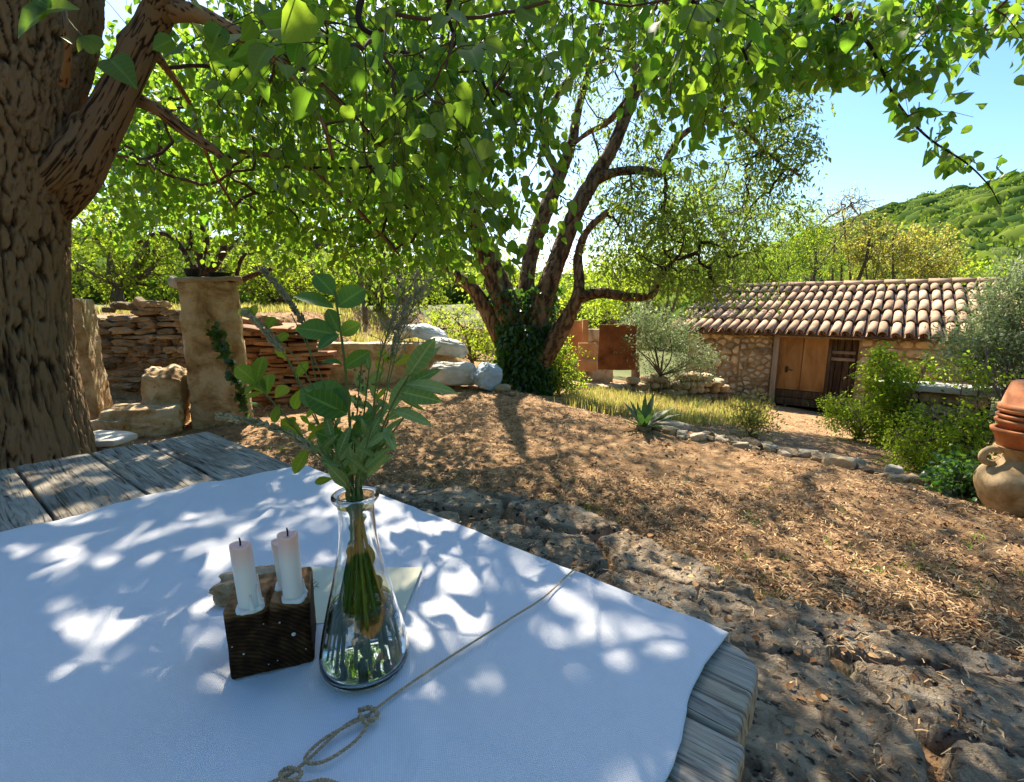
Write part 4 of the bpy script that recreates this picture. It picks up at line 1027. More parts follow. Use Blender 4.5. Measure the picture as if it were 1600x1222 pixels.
def shrub(name, label, px, py, blobs, n, leaf, shape, lmat, cat='shrub', dd=0, **kw):
    b = G(px, py); d = proj(b)[2] + dd
    cr = [crown_at(q[0], q[1], q[2], q[3], d + (q[5] if len(q) > 5 else 0), None, q[4] if len(q) > 4 else 1) for q in blobs]
    kw.setdefault('trunk_r', 0.02); kw.setdefault('fork', 0.15); kw.setdefault('r0', .0025); kw.setdefault('spray', 14)
    return tree(name, label, cat, b, cr, n, leaf, shape, lmat, M['bark3'], rmax=.03, **kw)
shrub('olive_shrub', 'small silvery olive tree in front of the left end of the shed', 1030, 620, [(1040, 520, 45, 38, 1), (1010, 500, 35, 30, .7), (1085, 560, 35, 28, .7), (1050, 575, 38, 22, .5), (1000, 540, 30, 25, .5)], 420, 0.065, SLIM, M['leafo'], 'olive tree', spray=18, trunk_r=.03, fork=.4)
shrub('round_shrub', 'dense dark green rounded shrub in front of the shed door corner', 1340, 690, [(1335, 655, 38, 30, 1), (1320, 640, 28, 22, .6), (1365, 670, 28, 22, .6)], 260, 0.035, SLIM, M['leafg'], spray=20)
shrub('bright_shrub', 'bright yellow green bush in the middle of the right garden bed', 1450, 740, [(1440, 690, 45, 32, 1), (1500, 715, 50, 28, 1), (1420, 715, 30, 18, .5)], 330, 0.030, SLIM, M['leafy'], spray=22)
shrub('tall_shrub', 'tall leafy green shrub before the right part of the shed wall', 1400, 700, [(1385, 600, 30, 40, 1), (1400, 650, 34, 30, 1), (1375, 560, 12, 22, .3), (1440, 575, 30, 12, .35)], 230, 0.040, MEDL, M['leafg'], spray=14)
shrub('twiggy_shrub', 'twiggy yellow green shrub with pale bare branches behind the stacked pots', 1525, 745, [(1470, 655, 45, 25, 1), (1530, 665, 30, 25, .8), (1530, 580, 30, 14, .4)], 170, 0.032, MEDL, M['leafg'], spray=9, r0=.005)
shrub('olive_bush', 'tall silvery olive bush filling the right edge behind the stacked pots', 1580, 745, [(1580, 520, 50, 50, 1.2), (1600, 460, 40, 40, .8), (1530, 550, 35, 25, .5), (1560, 590, 40, 25, .5)], 520, 0.060, NARROW, M['leafo'], 'olive tree', spray=26, dd=.5, trunk_r=.03, fork=.3, hang=-.2)
shrub('ivy_patch', 'low glossy dark green ground ivy beside the clay jar', 1515, 775, [(1510, 765, 32, 20, 1), (1490, 745, 20, 10, .5), (1540, 780, 18, 14, .4)], 170, 0.035, MEDL, M['ivy'], 'ground cover', spray=12)
shrub('brown_shrub', 'dry reddish brown grass like clump among the border stones', 1172, 684, [(1172, 664, 20, 14, 1)], 90, 0.05, NARROW, M['leafb'], spray=14, hang=-.5)

# agave
def agave(px, py, label, k, L, seed):
    b = G(px, py); root = thing('agave', label, 'agave', b)
    rg = random.Random(seed)
    for i in range(k):
        a = i * 2.4; el = rg.uniform(0.45, 1.25); l = L * rg.uniform(.7, 1.1)
        t = np.linspace(0, 1, 7); w = 0.028 * np.sin(np.pi * np.clip(t * .85 + .16, 0, 1)) * l / .35
        drop = -0.25 * l * t ** 2.2 * (1.3 - el)
        cx = np.cos(el) * l * t; cz = np.sin(el) * l * t + drop
        V = []
        for j in range(7):
            for s, u in ((-1, .35), (0, 0), (1, .35)): V.append((cx[j], s * w[j], cz[j] + u * w[j]))
        F = []
        for j in range(6):
            for s in (0, 1): F.append((j * 3 + s, j * 3 + s + 1, j * 3 + s + 4, j * 3 + s + 3))
        ob('leaf', mesh('leaf', V, np.array(F), M['agave']), root, rot=(0, 0, a))
agave(1005, 672, 'green agave with stiff upright pointed leaves on the near mound edge', 17, 0.42, 1)
agave(1090, 640, 'small pale agave behind the larger one', 9, 0.2, 2)

# ============================================================ SHED
NX, NY = 0.625, 0.7806
WALL_D = 12.5
ANG = math.atan2(-NX, NY)
def shed():
    o0 = np.array((7.31, (WALL_D - NX * 7.31) / NY))
    root = thing('stone_shed', 'low rubble stone shed with a sloping clay tile roof and wooden door', 'shed', (o0[0], o0[1], 0), ANG)
    ux, uy = NY, -NX
    def WL(px, py, off=0.0):      # picture point on the wall plane (off = metres towards the viewer)
        r = ray(px, py); t = (WALL_D - off) / (r[0] * NX + r[1] * NY)
        return ((r[0] * t - o0[0]) * ux + (r[1] * t - o0[1]) * uy, CAMZ + r[2] * t)
    uL, uR = WL(1075, 520)[0], WL(1525, 525)[0] + .35
    d0, d1, d2 = WL(1216, 560)[0], WL(1293, 560)[0], WL(1340, 560)[0]
    zE = 0.52; zG = -1.75; slope = math.atan2(.93, 3.0); run = 3.3
    wall = ob('wall', None, root); wall.empty_display_size = .1
    A = Acc()
    A.add(*box(((uL + d0) / 2, .2, (zE + zG) / 2), (d0 - uL, .4, zE - zG)))
    A.add(*box(((uR + d2) / 2, .2, (zE + zG) / 2), (uR - d2, .4, zE - zG)))
    A.add(*box(((d0 + d2) / 2, .2, zE - .02), (d2 - d0, .4, .1)))
    A.add(*box(((uL + uR) / 2, run - .1, (zE + zG) / 2 + .5), (uR - uL, .4, zE - zG + 1.0)))
    for u in (uL + .2, uR - .2):
        V = np.array([(u - .2, .4, zG), (u + .2, .4, zG), (u + .2, run - .3, zG), (u - .2, run - .3, zG), (u - .2, .4, zE), (u + .2, .4, zE), (u + .2, run - .3, zE + 1.0), (u - .2, run - .3, zE + 1.0)])
        A.add(V, np.array([(0, 3, 2, 1), (4, 5, 6, 7), (0, 1, 5, 4), (1, 2, 6, 5), (2, 3, 7, 6), (3, 0, 4, 7)]))
    ob('mortar', A.mesh('mortar', M['mortar'], False), wall)
    # rubble: Voronoi stones left of the door
    def clip(poly, p, q):
        m = (p + q) / 2; nrm = q - p; out = []
        for i in range(len(poly)):
            a, b = poly[i], poly[(i + 1) % len(poly)]; da, db = np.dot(a - m, nrm), np.dot(b - m, nrm)
            if da <= 0: out.append(a)
            if (da < 0) != (db < 0) and abs(da - db) > 1e-12: out.append(a + (b - a) * da / (da - db))
        return out
    def vor(u0, u1, z0, z1, r, seed, asp=1.25):
        rg = np.random.default_rng(seed); seeds = []
        for _ in range(6000):
            c = np.array((rg.uniform(u0, u1), rg.uniform(z0, z1)))
            rr = r * (0.75 + 0.7 * rg.random())
            if all(math.hypot((c[0] - s[0]) / asp, c[1] - s[1]) > rr for s in seeds): seeds.append(c)
        S_ = np.array(seeds); out = []
        for i, c in enumerate(S_):
            poly = [np.array(v) for v in ((u0, z0), (u1, z0), (u1, z1), (u0, z1))]
            sc = np.array((1 / asp, 1))
            pl = [v * sc for v in poly]
            for j in np.argsort(((S_ - c) * sc ** 1).__pow__(2).sum(1))[1:16]:
                pl = clip(pl, c * sc, S_[j] * sc)
                if len(pl) < 3: break
            if len(pl) >= 3: out.append([v / sc for v in pl])
        return out
    def stone(poly, mat, gap, h, rg):
        poly = np.array(poly); c = poly.mean(0)
        for _ in range(2):                                       # round the corners
            q = []
            for i in range(len(poly)):
                a, b = poly[i], poly[(i + 1) % len(poly)]; q += [a * .75 + b * .25, a * .25 + b * .75]
            poly = np.array(q)
            if len(poly) > 14: break
        L = np.linalg.norm(poly - c, axis=1)[:, None]
        ring = []
        for k, (g, hh) in enumerate(((0, -.02), (0.0, h * .45), (.018, h * .9), (.05, h))):
            s = np.clip(1 - (gap + g) / np.maximum(L, .03), .15, 1)
            p = c + (poly - c) * s
            ring.append(np.stack([p[:, 0], -np.full(len(p), hh) + rg.uniform(-.004, .004, len(p)), p[:, 1]], -1))
        n = len(poly); V = np.concatenate(ring + [np.array([[c[0], -h * 1.08, c[1]]])])
        j = np.arange(n); k = (j + 1) % n; F = []
        Q = np.concatenate([np.stack([r * n + j, r * n + k, (r + 1) * n + k, (r + 1) * n + j], -1) for r in range(3)])
        T = np.stack([3 * n + j, 3 * n + k, np.full(n, 4 * n)], -1)
        ob('stone', mesh('stone', V, [Q, T], mat, True), wall)
    rg = np.random.default_rng(8)
    zb = -1.45
    um = WL(1155, 560)[0]
    for a, b, r, mm in ((um, d0 - .12, .13, 'stoneg'), (uL, um, .17, 'stone')):
        for pl in vor(a, b, zb, zE - .03, r, int(r * 1000)):
            c = np.mean(pl, 0)
            stone(pl, M['stoneg' if rg.random() < (.7 if mm == 'stoneg' else .25) else 'stone'], .022, rg.uniform(.025, .06), rg)
    # coursed blocks right of the door
    z = zb
    while z < zE - .12:
        h = rg.uniform(.13, .24); u = d2 + .02
        if z + h > zE - .03: h = zE - .03 - z
        while u < uR - .05:
            w = min(rg.uniform(.2, .48), uR - u)
            if w > .06:
                stone([(u, z), (u + w, z), (u + w, z + h), (u, z + h)], M['stone'], .014, rg.uniform(.018, .04), rg)
            u += w
        z += h
    # door
    zT = zE - .07; zB = WL(1255, 636)[1]
    fr = ob('door_frame', Acc().add(*box((d0 - .05, -.03, (zT + zB) / 2), (.11, .12, zT - zB))).add(*box(((d0 + d2) / 2 + .0, -.025, zT + .045), (d2 - d0 + .2, .11, .09))).mesh('door_frame', M['greywood'], False), root)
    dr = ob('door', None, root); dr['label'] = 'tan plywood door leaf with dark kick board'
    zk = WL(1255, 611)[1]; w = (d1 - d0) / 2
    for i in range(2):
        ob('panel', mesh('panel', *bevbox((w - .012, .035, zT - zk - .01), .006), M['ply']), dr, loc=(d0 + w * (i + .5), .03, (zT + zk) / 2))
    for i in range(2):
        ob('kick_board', mesh('kick_board', *bevbox((d1 - d0 - .02, .04, (zk - zB) / 2 - .012), .006), M['darkwood']), dr, loc=((d0 + d1) / 2, .032, zB + (zk - zB) * (.25 + .5 * i)))
    hu, hz = WL(1229, 577)
    A = Acc().add(*box((hu, -.005, hz), (.05, .02, .14))); V, F = tube([(hu, -.01, hz), (hu, -.05, hz), (hu + .06, -.055, hz), (hu + .13, -.05, hz - .01)], .011, 8); A.add(V, F)
    ob('handle', A.mesh('handle', M['darkpot']), dr)
    dk = ob('door', None, root); dk['label'] = 'dark weathered plank door leaf set back in shade'
    nb = 4; ww = (d2 - d1) / nb
    for i in range(nb):
        ob('board', mesh('board', *bevbox((ww - .012, .03, zT - zB), .006, amp=.004, n=(1, 1, 8)), M['darkwood']), dk, loc=(d1 + ww * (i + .5), .20 + .008 * (i % 2), (zT + zB) / 2))
    for zz in (zB + .25, zT - .45, zT - .3):
        ob('rail', mesh('rail', *bevbox((d2 - d1 - .05, .03, .07), .006), M['greywood']), dk, loc=((d1 + d2) / 2 - .02, .165, zz))
    ob('door_post', mesh('door_post', *bevbox((.06, .1, zT - zB), .008), M['darkwood']), dk, loc=(d1 + .03, .06, (zT + zB) / 2))
    # roof
    roof = ob('roof', None, root)
    cs, sn = math.cos(slope), math.sin(slope); ov = .28
    rl, rr_ = WL(1048, 500)[0], uR + .25
    sl = (run + ov) / cs
    def RP(u, v, h): # v metres up the slope from the eave
        return np.array((u, -ov + v * cs - h * sn, zE + .03 + v * sn + h * cs))
    c = RP((rl + rr_) / 2, sl / 2, -.03)
    ob('roof_deck', mesh('roof_deck', *box(c, (rr_ - rl - .02, sl, .05), (slope, 0, 0)), M['darkwood'], False), roof)
    # tile: tapered half round, narrow end up
    def tile_mesh(nm, L, r1, r2, up=True, mat='paletile', seg=7, th=.014):
        th_ = np.linspace(0, np.pi, seg + 1); rows = []
        for (v, r, t) in ((0, r1, 0), (L, r2, 0)):
            for dr_ in (0, -th):
                rows.append(np.stack([(r + dr_) * np.cos(th_), np.full(seg + 1, v), (r + dr_) * np.sin(th_) * (1 if up else -1) * .95], -1))
        V = np.concatenate(rows); m = seg + 1; j = np.arange(seg)
        def q(a, b): return np.stack([a * m + j, a * m + j + 1, b * m + j + 1, b * m + j], -1)
        F = np.concatenate([q(0, 2), q(3, 1), q(1, 0), q(2, 3), [(0, 2 * m, 3 * m, m)], [(seg, m + seg, 3 * m + seg, 2 * m + seg)]])
        return mesh(nm, V, F, M[mat])
    pitch = .208; rows = 5; Lt = sl / (rows - .15) ; tm = [tile_mesh('roof_tile', Lt * 1.08, .090 + .004 * k, .070 + .003 * k) for k in range(3)]
    ncol = int((rr_ - rl) / pitch)
    A = Acc()
    for i in range(ncol):
        u = rl + pitch * (i + .5)
        for k in range(rows):
            o = ob('roof_tile', tm[(i * 3 + k) % 3], roof, loc=RP(u + random.gauss(0, .007), k * Lt - .03 + random.gauss(0, .02), .022 + .012 * random.random()), rot=(slope - .022, random.gauss(0, .03), random.gauss(0, .014)))
        th_ = np.linspace(np.pi, 2 * np.pi, 6); ring = np.stack([.10 * np.cos(th_), np.zeros(6), .055 * np.sin(th_) + .045], -1)
        V = np.concatenate([np.array([RP(u + pitch / 2 + q[0], v, q[2]) for q in ring]) for v in (-.02, sl)])
        A.add(V, grid_faces(2, 6))
    o = ob('channel_tiles', A.mesh('channel_tiles', M['paletile']), roof); o['kind'] = 'stuff'
    rt = tile_mesh('ridge_tile', .50, .125, .105)
    k = 0; u = rl
    while u < rr_ - .1:
        p = RP(u, sl - .02, .05 + .01 * random.random())
        ob('ridge_tile', rt, roof, loc=p, rot=(0, random.gauss(0, .02), -math.pi / 2 + random.gauss(0, .02))); u += .43
    # back slope so the ridge is closed from behind
    V = np.array([RP(rl, sl, .0), RP(rr_, sl, .0), RP(rr_, sl, .0) + (0, 1.6, -.7), RP(rl, sl, .0) + (0, 1.6, -.7)])
    return root
_ob = ob
def ob(name, me, parent=None, **k):
    o = _ob(name, me, parent, **k)
    if me is None: o.empty_display_size = .1
    return o
shed()

# ============================================================ LEFT YARD WALLS
def pillar(name, label, x, y, sx, sy, h, rz, seed, top=None, mat='stucco'):
    zb = tz(x, y) - .1
    root = thing(name, label, 'pillar', (x, y, zb), rz)
    V, F = bevbox((sx, sy, h), .02, (24, 20, 60), amp=0.018, freq=3.2, seed=seed)
    V = V + (0, 0, h / 2)
    t = V[:, 2] / h
    V[:, :2] *= (1.06 - .10 * t)[:, None]
    ero = sm(fbm(V * 5 + seed, 4, seed + 5), .02, .14) * .035 + np.clip(fbm(V * 14 + seed, 3, seed + 6), 0, 1) * .04
    V[:, :2] *= (1 - ero * 1.3)[:, None]
    V += 0.010 * np.stack([fbm(V * 26 + 9 * k, 3, seed + k) for k in range(3)], -1)
    if top: V[:, 2] += top * V[:, 0] * (t > .5) * t
    ob('plastered_shaft', mesh('plastered_shaft', V, F, M[mat]), root)
    return root, zb
ROCKS = [mesh('stone', *rock(2, .6, .30, s), M['stone']) for s in range(8)]
ROCKG = [mesh('stone', *rock(2, .6, .30, 20 + s), M['stoneg']) for s in range(8)]
M['darkstone'] = NM('shaded_flat_stone', [(0.07, 0.05, 0.03), (0.23, 0.17, 0.10), (0.38, 0.30, 0.20)], 5, 8, 0.9, 0.8, 40, 0.015, rand=0.4)  # darker stone copy with the wall's shade put into its colour
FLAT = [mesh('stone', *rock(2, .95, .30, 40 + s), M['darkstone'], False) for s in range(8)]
REDS = [mesh('clay_tile_piece', *bevbox((1.9, 1.9, 1.7), .22, (3, 3, 1), amp=.16, freq=1.2, seed=60 + s), M['redtile'], False) for s in range(4)]
pc = PZ(345, 668, 0.02)
pr, pzb = pillar('gate_pillar', 'tall worn plastered stone pillar with a flat slab cap, between rubble and tile stack', pc[0] - .14, pc[1] + .30, .50, .46, 1.50, R(28), 2)
ptop = 1.50
ob('cap_slab', mesh('cap_slab', *bevbox((.53, .48, .045), .015, (8, 8, 1), amp=.014, freq=5, seed=3), M['stoneg']), pr, loc=(.02, 0, ptop + .02), rot=(0, -.03, 0))
ob('cap_slab', mesh('cap_slab', *bevbox((.13, .2, .10), .03, (4, 4, 2), amp=.03, freq=6, seed=4), M['stoneg']), pr, loc=(-.24, -.10, ptop - .02), rot=(.1, .2, .3))
def bowl(name, label, x, y, z, r, h, mat):
    t = np.linspace(0, 1, 6); prof = [(r * (.75 + .25 * a), h * a) for a in t] + [(r * .92, h), (r * .66, h * .1)]
    lathe(name, label, 'pot', (x, y, z), prof, mat)
def lathe_mesh(nm, prof, mat, n=40, wob=0, cap0=True, cap1=True, sq=0):
    prof = np.array(prof, float); th = np.linspace(0, 2 * np.pi, n, endpoint=False)
    V = np.stack([prof[:, None, 0] * np.cos(th), prof[:, None, 0] * np.sin(th), np.repeat(prof[:, 1:2], n, 1)], -1)
    if wob: V = V + wob * np.stack([fbm(V * 3 / max(prof[:, 0].max(), .01) + 9 * k, 3, 7 + k) for k in range(3)], -1)
    m = len(prof); V = V.reshape(-1, 3)
    i = np.arange(m - 1)[:, None] * n; j = np.arange(n)[None]; k = (j + 1) % n
    Fs = [np.stack([i + j, i + k, i + n + k, i + n + j], -1).reshape(-1, 4)]
    T = []
    jj = np.arange(n); kk = (jj + 1) % n; ex = []
    if cap0: ex.append((0, 0, prof[0, 1])); T.append(np.stack([np.full(n, m * n), kk, jj], -1))
    if cap1: T.append(np.stack([np.full(n, m * n + len(ex)), (m - 1) * n + jj, (m - 1) * n + kk], -1)); ex.append((0, 0, prof[-1, 1]))
    if ex: V = np.concatenate([V, np.array(ex)])
    if T: Fs.append(np.concatenate(T))
    return mesh(nm, V, Fs, mat)
def lathe(name, label, cat, loc, prof, mat, group=None, rot=None, **k):
    o = ob(name, lathe_mesh(name, prof, mat, **k), None, loc=loc, rot=rot); return meta(o, label, cat, group)
px_, py_ = pr.location.x, pr.location.y
bowl('dark_bowl', 'small dark pot standing upright on the left of the pillar cap', px_ - .10, py_ - .08, pzb + ptop + .045, .075, .075, M['darkpot'])
bowl('shallow_bowl', 'shallow dark dish on the right of the pillar cap', px_ + .10, py_ + .02, pzb + ptop + .045, .11, .045, M['darkpot'])
lp = PZ(140, 690, 0.0)
pillar('slender_pillar', 'narrow plastered pillar with rounded top right next to the dark trunk', lp[0] - .33, lp[1] + .35, .32, .4, 1.36, R(25), 9)
# ivy on the pillar
b = np.array((px_, py_, pzb))
iv = thing('pillar_ivy', 'thin dark ivy runner climbing the right half of the plastered pillar', 'ivy', b)
pth = smooth_path([P(385, 640, 4.45), P(372, 600, 4.42), P(358, 565, 4.42), P(345, 535, 4.44), P(330, 512, 4.46)], 12)
# push the runner onto the pillar face by its own position
Ps = []; 
for q in pth:
    for _ in range(4): Ps.append(q + RNG.normal(size=3) * (.03, .02, .03))
V, F, A = leaf_cloud(MEDL, np.array(Ps) - b, frames(RNG.normal(size=(len(Ps), 3)) * .6 + (0, -.2, -.6)), RNG.uniform(.045, .075, len(Ps)))
o = ob('ivy_leaves', mesh('ivy_leaves', V, F, M['ivy'], True, A), iv); o['kind'] = 'stuff'
V, F = tube(pth - b, .006, 5); ob('ivy_stem', mesh('ivy_stem', V, F, M['bark3']), iv)

# dry stone wall behind, between the pillars
def drywall(name, label, p0, p1, zb, h, thick, lmin, lmax, hmin, hmax, meshes, seed, topjit=.05, back='mortar', cat='wall'):
    p0, p1 = np.array(p0[:2]), np.array(p1[:2]); L = np.linalg.norm(p1 - p0); e = (p1 - p0) / L; an = math.atan2(e[1], e[0])
    root = thing(name, label, cat, (p0[0], p0[1], zb), an)
    rg = random.Random(seed); z = 0
    while z < h:
        hh = rg.uniform(hmin, hmax); u = rg.uniform(-.1, 0)
        while u < L:
            w = rg.uniform(lmin, lmax)
            if not (z + hh > h - topjit and rg.random() < .4):
                ob(meshes[0].name.split('.')[0], rg.choice(meshes), root, loc=(u + w / 2, rg.uniform(-.05, .05), z + hh / 2 + rg.gauss(0, .006)), rot=(rg.gauss(0, .06), rg.gauss(0, .07), rg.gauss(0, .12)), scale=(w * .54, thick / 2 * rg.uniform(.8, 1.15), hh * rg.uniform(.48, .68)))
            u += w
        z += hh
    A = Acc().add(*box((L / 2, thick * .35, h / 2 - .06), (L, thick * .5, h - .12)))
    ob('wall_core', A.mesh('wall_core', M['darkcore'], False), root)
    return root
M['darkcore'] = NM('earth_core', [(0.03, 0.02, 0.012), (0.09, 0.06, 0.035)], 8, 5, 0.95, 0.5, 30, .02)
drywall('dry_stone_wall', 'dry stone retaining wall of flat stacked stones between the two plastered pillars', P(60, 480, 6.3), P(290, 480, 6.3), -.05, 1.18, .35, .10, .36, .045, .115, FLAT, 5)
for i, (px, py, d, s, rt) in enumerate([(195, 482, 6.25, (.11, .07, .05), (0, .1, .3)), (222, 478, 6.2, (.10, .08, .06), (.2, .8, .1)), (170, 487, 6.25, (.07, .05, .04), (0, 0, 0)), (245, 486, 6.2, (.13, .07, .03), (0, 0, .2))]):
    o = ob('loose_stone', FLAT[i], None, loc=P(px, py, d) + (0, 0, .02), rot=rt, scale=s)
    meta(o, ['pale stone lying on the left part of the dry stone wall top', 'tilted whitish stone standing on the dry stone wall top', 'small stone at the left end of the dry stone wall top', 'flat thin stone on the wall top touching the pillar'][i], 'stone')
b = PZ(222, 645, .0)
for i, (px, py, s, rt, lb) in enumerate([(225, 600, (.20, .22, .33), (.1, .15, .4), 'big upright pale broken block leaning in the shade beside the pillar'), (232, 665, (.34, .24, .16), (0, .05, .5), 'long low tan stone block lying at the foot of the pillar'), (185, 675, (.16, .14, .12), (0, 0, 0), 'rough tan rubble stone just beyond the table end'), (258, 652, (.2, .14, .1), (.1, .1, .9), 'brown rubble stone wedged under the plastered pillar'), (200, 640, (.22, .12, .07), (.1, .2, .1), 'flat dark stone lying in the gap between the pillars')]):
    g = PZ(px, 680 if py < 620 else py + 12, 0.0); g[1] += .35 if py < 620 else 0
    Vr, Fr = rock(4, .8, .26, 70 + i, 1.3); Vr = Vr + .03 * np.stack([fbm(Vr * 7 + 5 * k, 3, k) for k in range(3)], -1)
    o = ob('rubble_block', mesh('rubble_block', Vr, Fr, M['stucco']), None, loc=(g[0], g[1], tz(g[0], g[1]) + s[2] * .75), rot=rt, scale=s); meta(o, lb, 'stone block')
# stack of reddish tiles right of the pillar
drywall('tile_stack', 'stack of old reddish clay tiles and flat stones between the pillar and the low wall', P(372, 560, 5.7), P(492, 560, 6.0), -.05, .98, .42, .16, .40, .035, .06, REDS, 9, cat='tile stack')
for px, py, s, lb in [(385, 500, .10, 'broken reddish tile piece on top of the tile stack'), (425, 505, .13, 'pale triangular stone resting on the tile stack')]:
    p = P(px, py, 5.8); o = ob('broken_stone', REDS[1] if px < 400 else FLAT[2], None, loc=(p[0], p[1], .98), rot=(.1, .3, .4), scale=(s, s * .7, s * .6)); meta(o, lb, 'stone')
# low plastered wall
def lowwall(name, label, p0, p1, zb, h, th, seed, mat='stucco'):
    p0, p1 = np.array(p0[:2]), np.array(p1[:2]); L = np.linalg.norm(p1 - p0); an = math.atan2(*(p1 - p0)[::-1])
    V, F = bevbox((L, th, h), .03, (int(L * 18), 4, 10), amp=.035, freq=2.5, seed=seed); V += (L / 2, 0, h / 2)
    o = ob(name, mesh(name, V, F, M[mat]), None, loc=(p0[0], p0[1], zb), rot=(0, 0, an)); return meta(o, label, 'wall')
lowwall('low_wall', 'low ochre plastered wall behind the bouquet, ending at the sacks', P(470, 560, 7.1), P(712, 560, 7.3), -.15, .78, .3, 4)
lowwall('garden_wall', 'long pale topped wall far behind the ivy tree', P(640, 512, 13.5), P(960, 507, 12.5), -1.2, 1.75, .3, 6)
# low rubble wall under the rusty sheet, reaching the shed
drywall('rubble_wall', 'low rubble stone wall between the ivy tree and the shed', P(895, 600, 9.6), P(1120, 606, 10.6), -1.22, .85, .4, .16, .34, .12, .20, ROCKS, 12)
def panel(name, label, cat, px0, px1, py0, py1, d, mat, th=.05, seed=0, tilt=0.0, k=8):
    a, b = P(px0, py1, d), P(px1, py1, d); t = P(px0, py0, d)
    w, h = np.linalg.norm(b - a), np.linalg.norm(t - a)
    V, F = bevbox((w, th, h), .01, (k, 1, k), amp=.012, freq=4, seed=seed); V += (w / 2, 0, h / 2)
    o = ob(name, mesh(name, V, F, M[mat]), None, loc=a, rot=(tilt, 0, math.atan2((b - a)[1], (b - a)[0]))); return meta(o, label, cat)
panel('rusty_sheet', 'dark rusty metal sheet standing on the rubble wall', 'metal sheet', 934, 992, 508, 578, 10.1, 'rust', .03, 3)
panel('clay_slab', 'broad pale orange clay panel left of the rusty sheet', 'panel', 868, 908, 502, 560, 10.4, 'clay', .07, 4)
panel('clay_slab', 'narrow upright orange brick post beside the clay panels', 'panel', 909, 918, 500, 556, 10.2, 'clay', .1, 5, k=2)
panel('clay_slab', 'broken orange clay slab resting on the rubble wall', 'panel', 903, 930, 536, 562, 9.9, 'clay', .06, 6, k=5)
panel('clay_slab', 'small orange clay block under the broken slab', 'panel', 902, 932, 563, 580, 9.8, 'clay', .08, 7, k=3)
# sacks
def sack(label, px, py, d, s, rot, mat, seed):
    V, F = ICO[4]
    V = np.sign(V) * np.abs(V) ** (.55, .75, .8)
    c = 0.16 * fbm(V * 2.0 + seed * 5, 3, seed) - 0.16 * np.abs(fbm(V * (1.5, 5, 5) + seed + 2.5 * V[:, 2:3], 3, seed + 1)) + .03 * fbm(V * 9, 2, seed)
    V = V * (1 + c)[:, None]
    V[:, 2] = np.where(V[:, 2] < -.6, -.6 - (V[:, 2] + .6) * .15, V[:, 2])
    w = 1 - .5 * sm(np.abs(V[:, 0]), .75, 1.15); V[:, 1] *= w; V[:, 2] *= w
    o = ob('sack', mesh('sack', V, F, M[mat]), None, loc=P(px, py, d), rot=rot, scale=s); meta(o, label, 'sack', 'building sacks by the low wall')
    t = np.linspace(0, 1, 7); th = np.linspace(0, 2 * np.pi, 28, endpoint=False)
    rr = (.34 - .24 * np.sin(np.pi * t))[:, None] * (1 + .22 * np.sin(th * 6 + seed) * t[:, None])
    Vn = np.stack([np.broadcast_to(-.92 - .42 * t[:, None], rr.shape), rr * np.cos(th), rr * np.sin(th) * .7], -1).reshape(-1, 3)
    i = np.arange(6)[:, None] * 28; j = np.arange(28)[None]; k = (j + 1) % 28
    ob('tied_end', mesh('tied_end', Vn, np.stack([i + j, i + 28 + j, i + 28 + k, i + k], -1).reshape(-1, 4), M[mat]), o)
sack('big white sack lying lowest in front of the low wall', 708, 586, 6.75, (.36, .24, .20), (0, .05, .2), 'sack', 1)
sack('bluish white sack slumped upright beside the ivy trunk', 762, 592, 6.6, (.18, .18, .22), (.1, .3, .5), 'bluesack', 2)
sack('white sack with folded end lying on top of the lower sack', 698, 545, 7.0, (.30, .20, .15), (0, .18, .15), 'sack', 3)
sack('blue grey sack behind and above the folded white one', 672, 524, 7.3, (.28, .2, .14), (0, .35, .1), 'bluesack', 4)
sack('small whitish sack highest of the pile, touching the feathery twigs', 636, 521, 7.4, (.20, .16, .13), (0, -.2, 0), 'sack', 5)
for i, (px, py, s, lb) in enumerate([(785, 612, .09, 'tan stone in front of the bluish sack'), (765, 606, .07, 'brown stone at the foot of the bluish sack'), (800, 618, .05, 'small pale stone near the ivy foot on the mound top')]):
    g = G(px, py); o = ob('mound_stone', ROCKS[i], None, loc=g + (0, 0, s * .4), rot=(0, 0, i), scale=(s * 1.4, s, s * .7)); meta(o, lb, 'stone')

# ============================================================ BORDER STONES, ROCKS
def border():
    g0 = G(1060, 680)
    root = thing('stone_border', 'winding row of pale field stones edging the lower terrace', 'stone edging', g0)
    pth = [(1000, 668), (1020, 672), (1045, 675), (1070, 684), (1100, 688), (1130, 690), (1150, 697), (1185, 700), (1215, 708), (1245, 713), (1270, 716), (1300, 722), (1330, 728), (1350, 738), (1375, 745), (1400, 752), (1430, 755), (1455, 760), (1470, 765)]
    W = np.array([G(a, b) for a, b in pth]); q = smooth_path(W, 4)
    L = np.r_[0, np.cumsum(np.linalg.norm(np.diff(q[:, :2], axis=0), axis=1))]
    t = 0; rg = random.Random(4)
    while t < L[-1]:
        s = rg.uniform(.03, .075)
        x, y = np.interp(t, L, q[:, 0]), np.interp(t, L, q[:, 1])
        for k in range(rg.choice((1, 2, 2, 3))):
            xx, yy = x + rg.gauss(0, .04), y + rg.gauss(0, .04); ss = s * rg.uniform(.6, 1.1)
            ob('stone', rg.choice(ROCKS + ROCKG + FLAT), root, loc=(xx - g0[0], yy - g0[1], tz(xx, yy) - g0[2] + ss * .35), rot=(rg.gauss(0, .2), rg.gauss(0, .2), R(-50) + rg.gauss(0, .5)), scale=(ss * 1.35, ss * .85, ss * .7))
        t += s * 1.7
border()
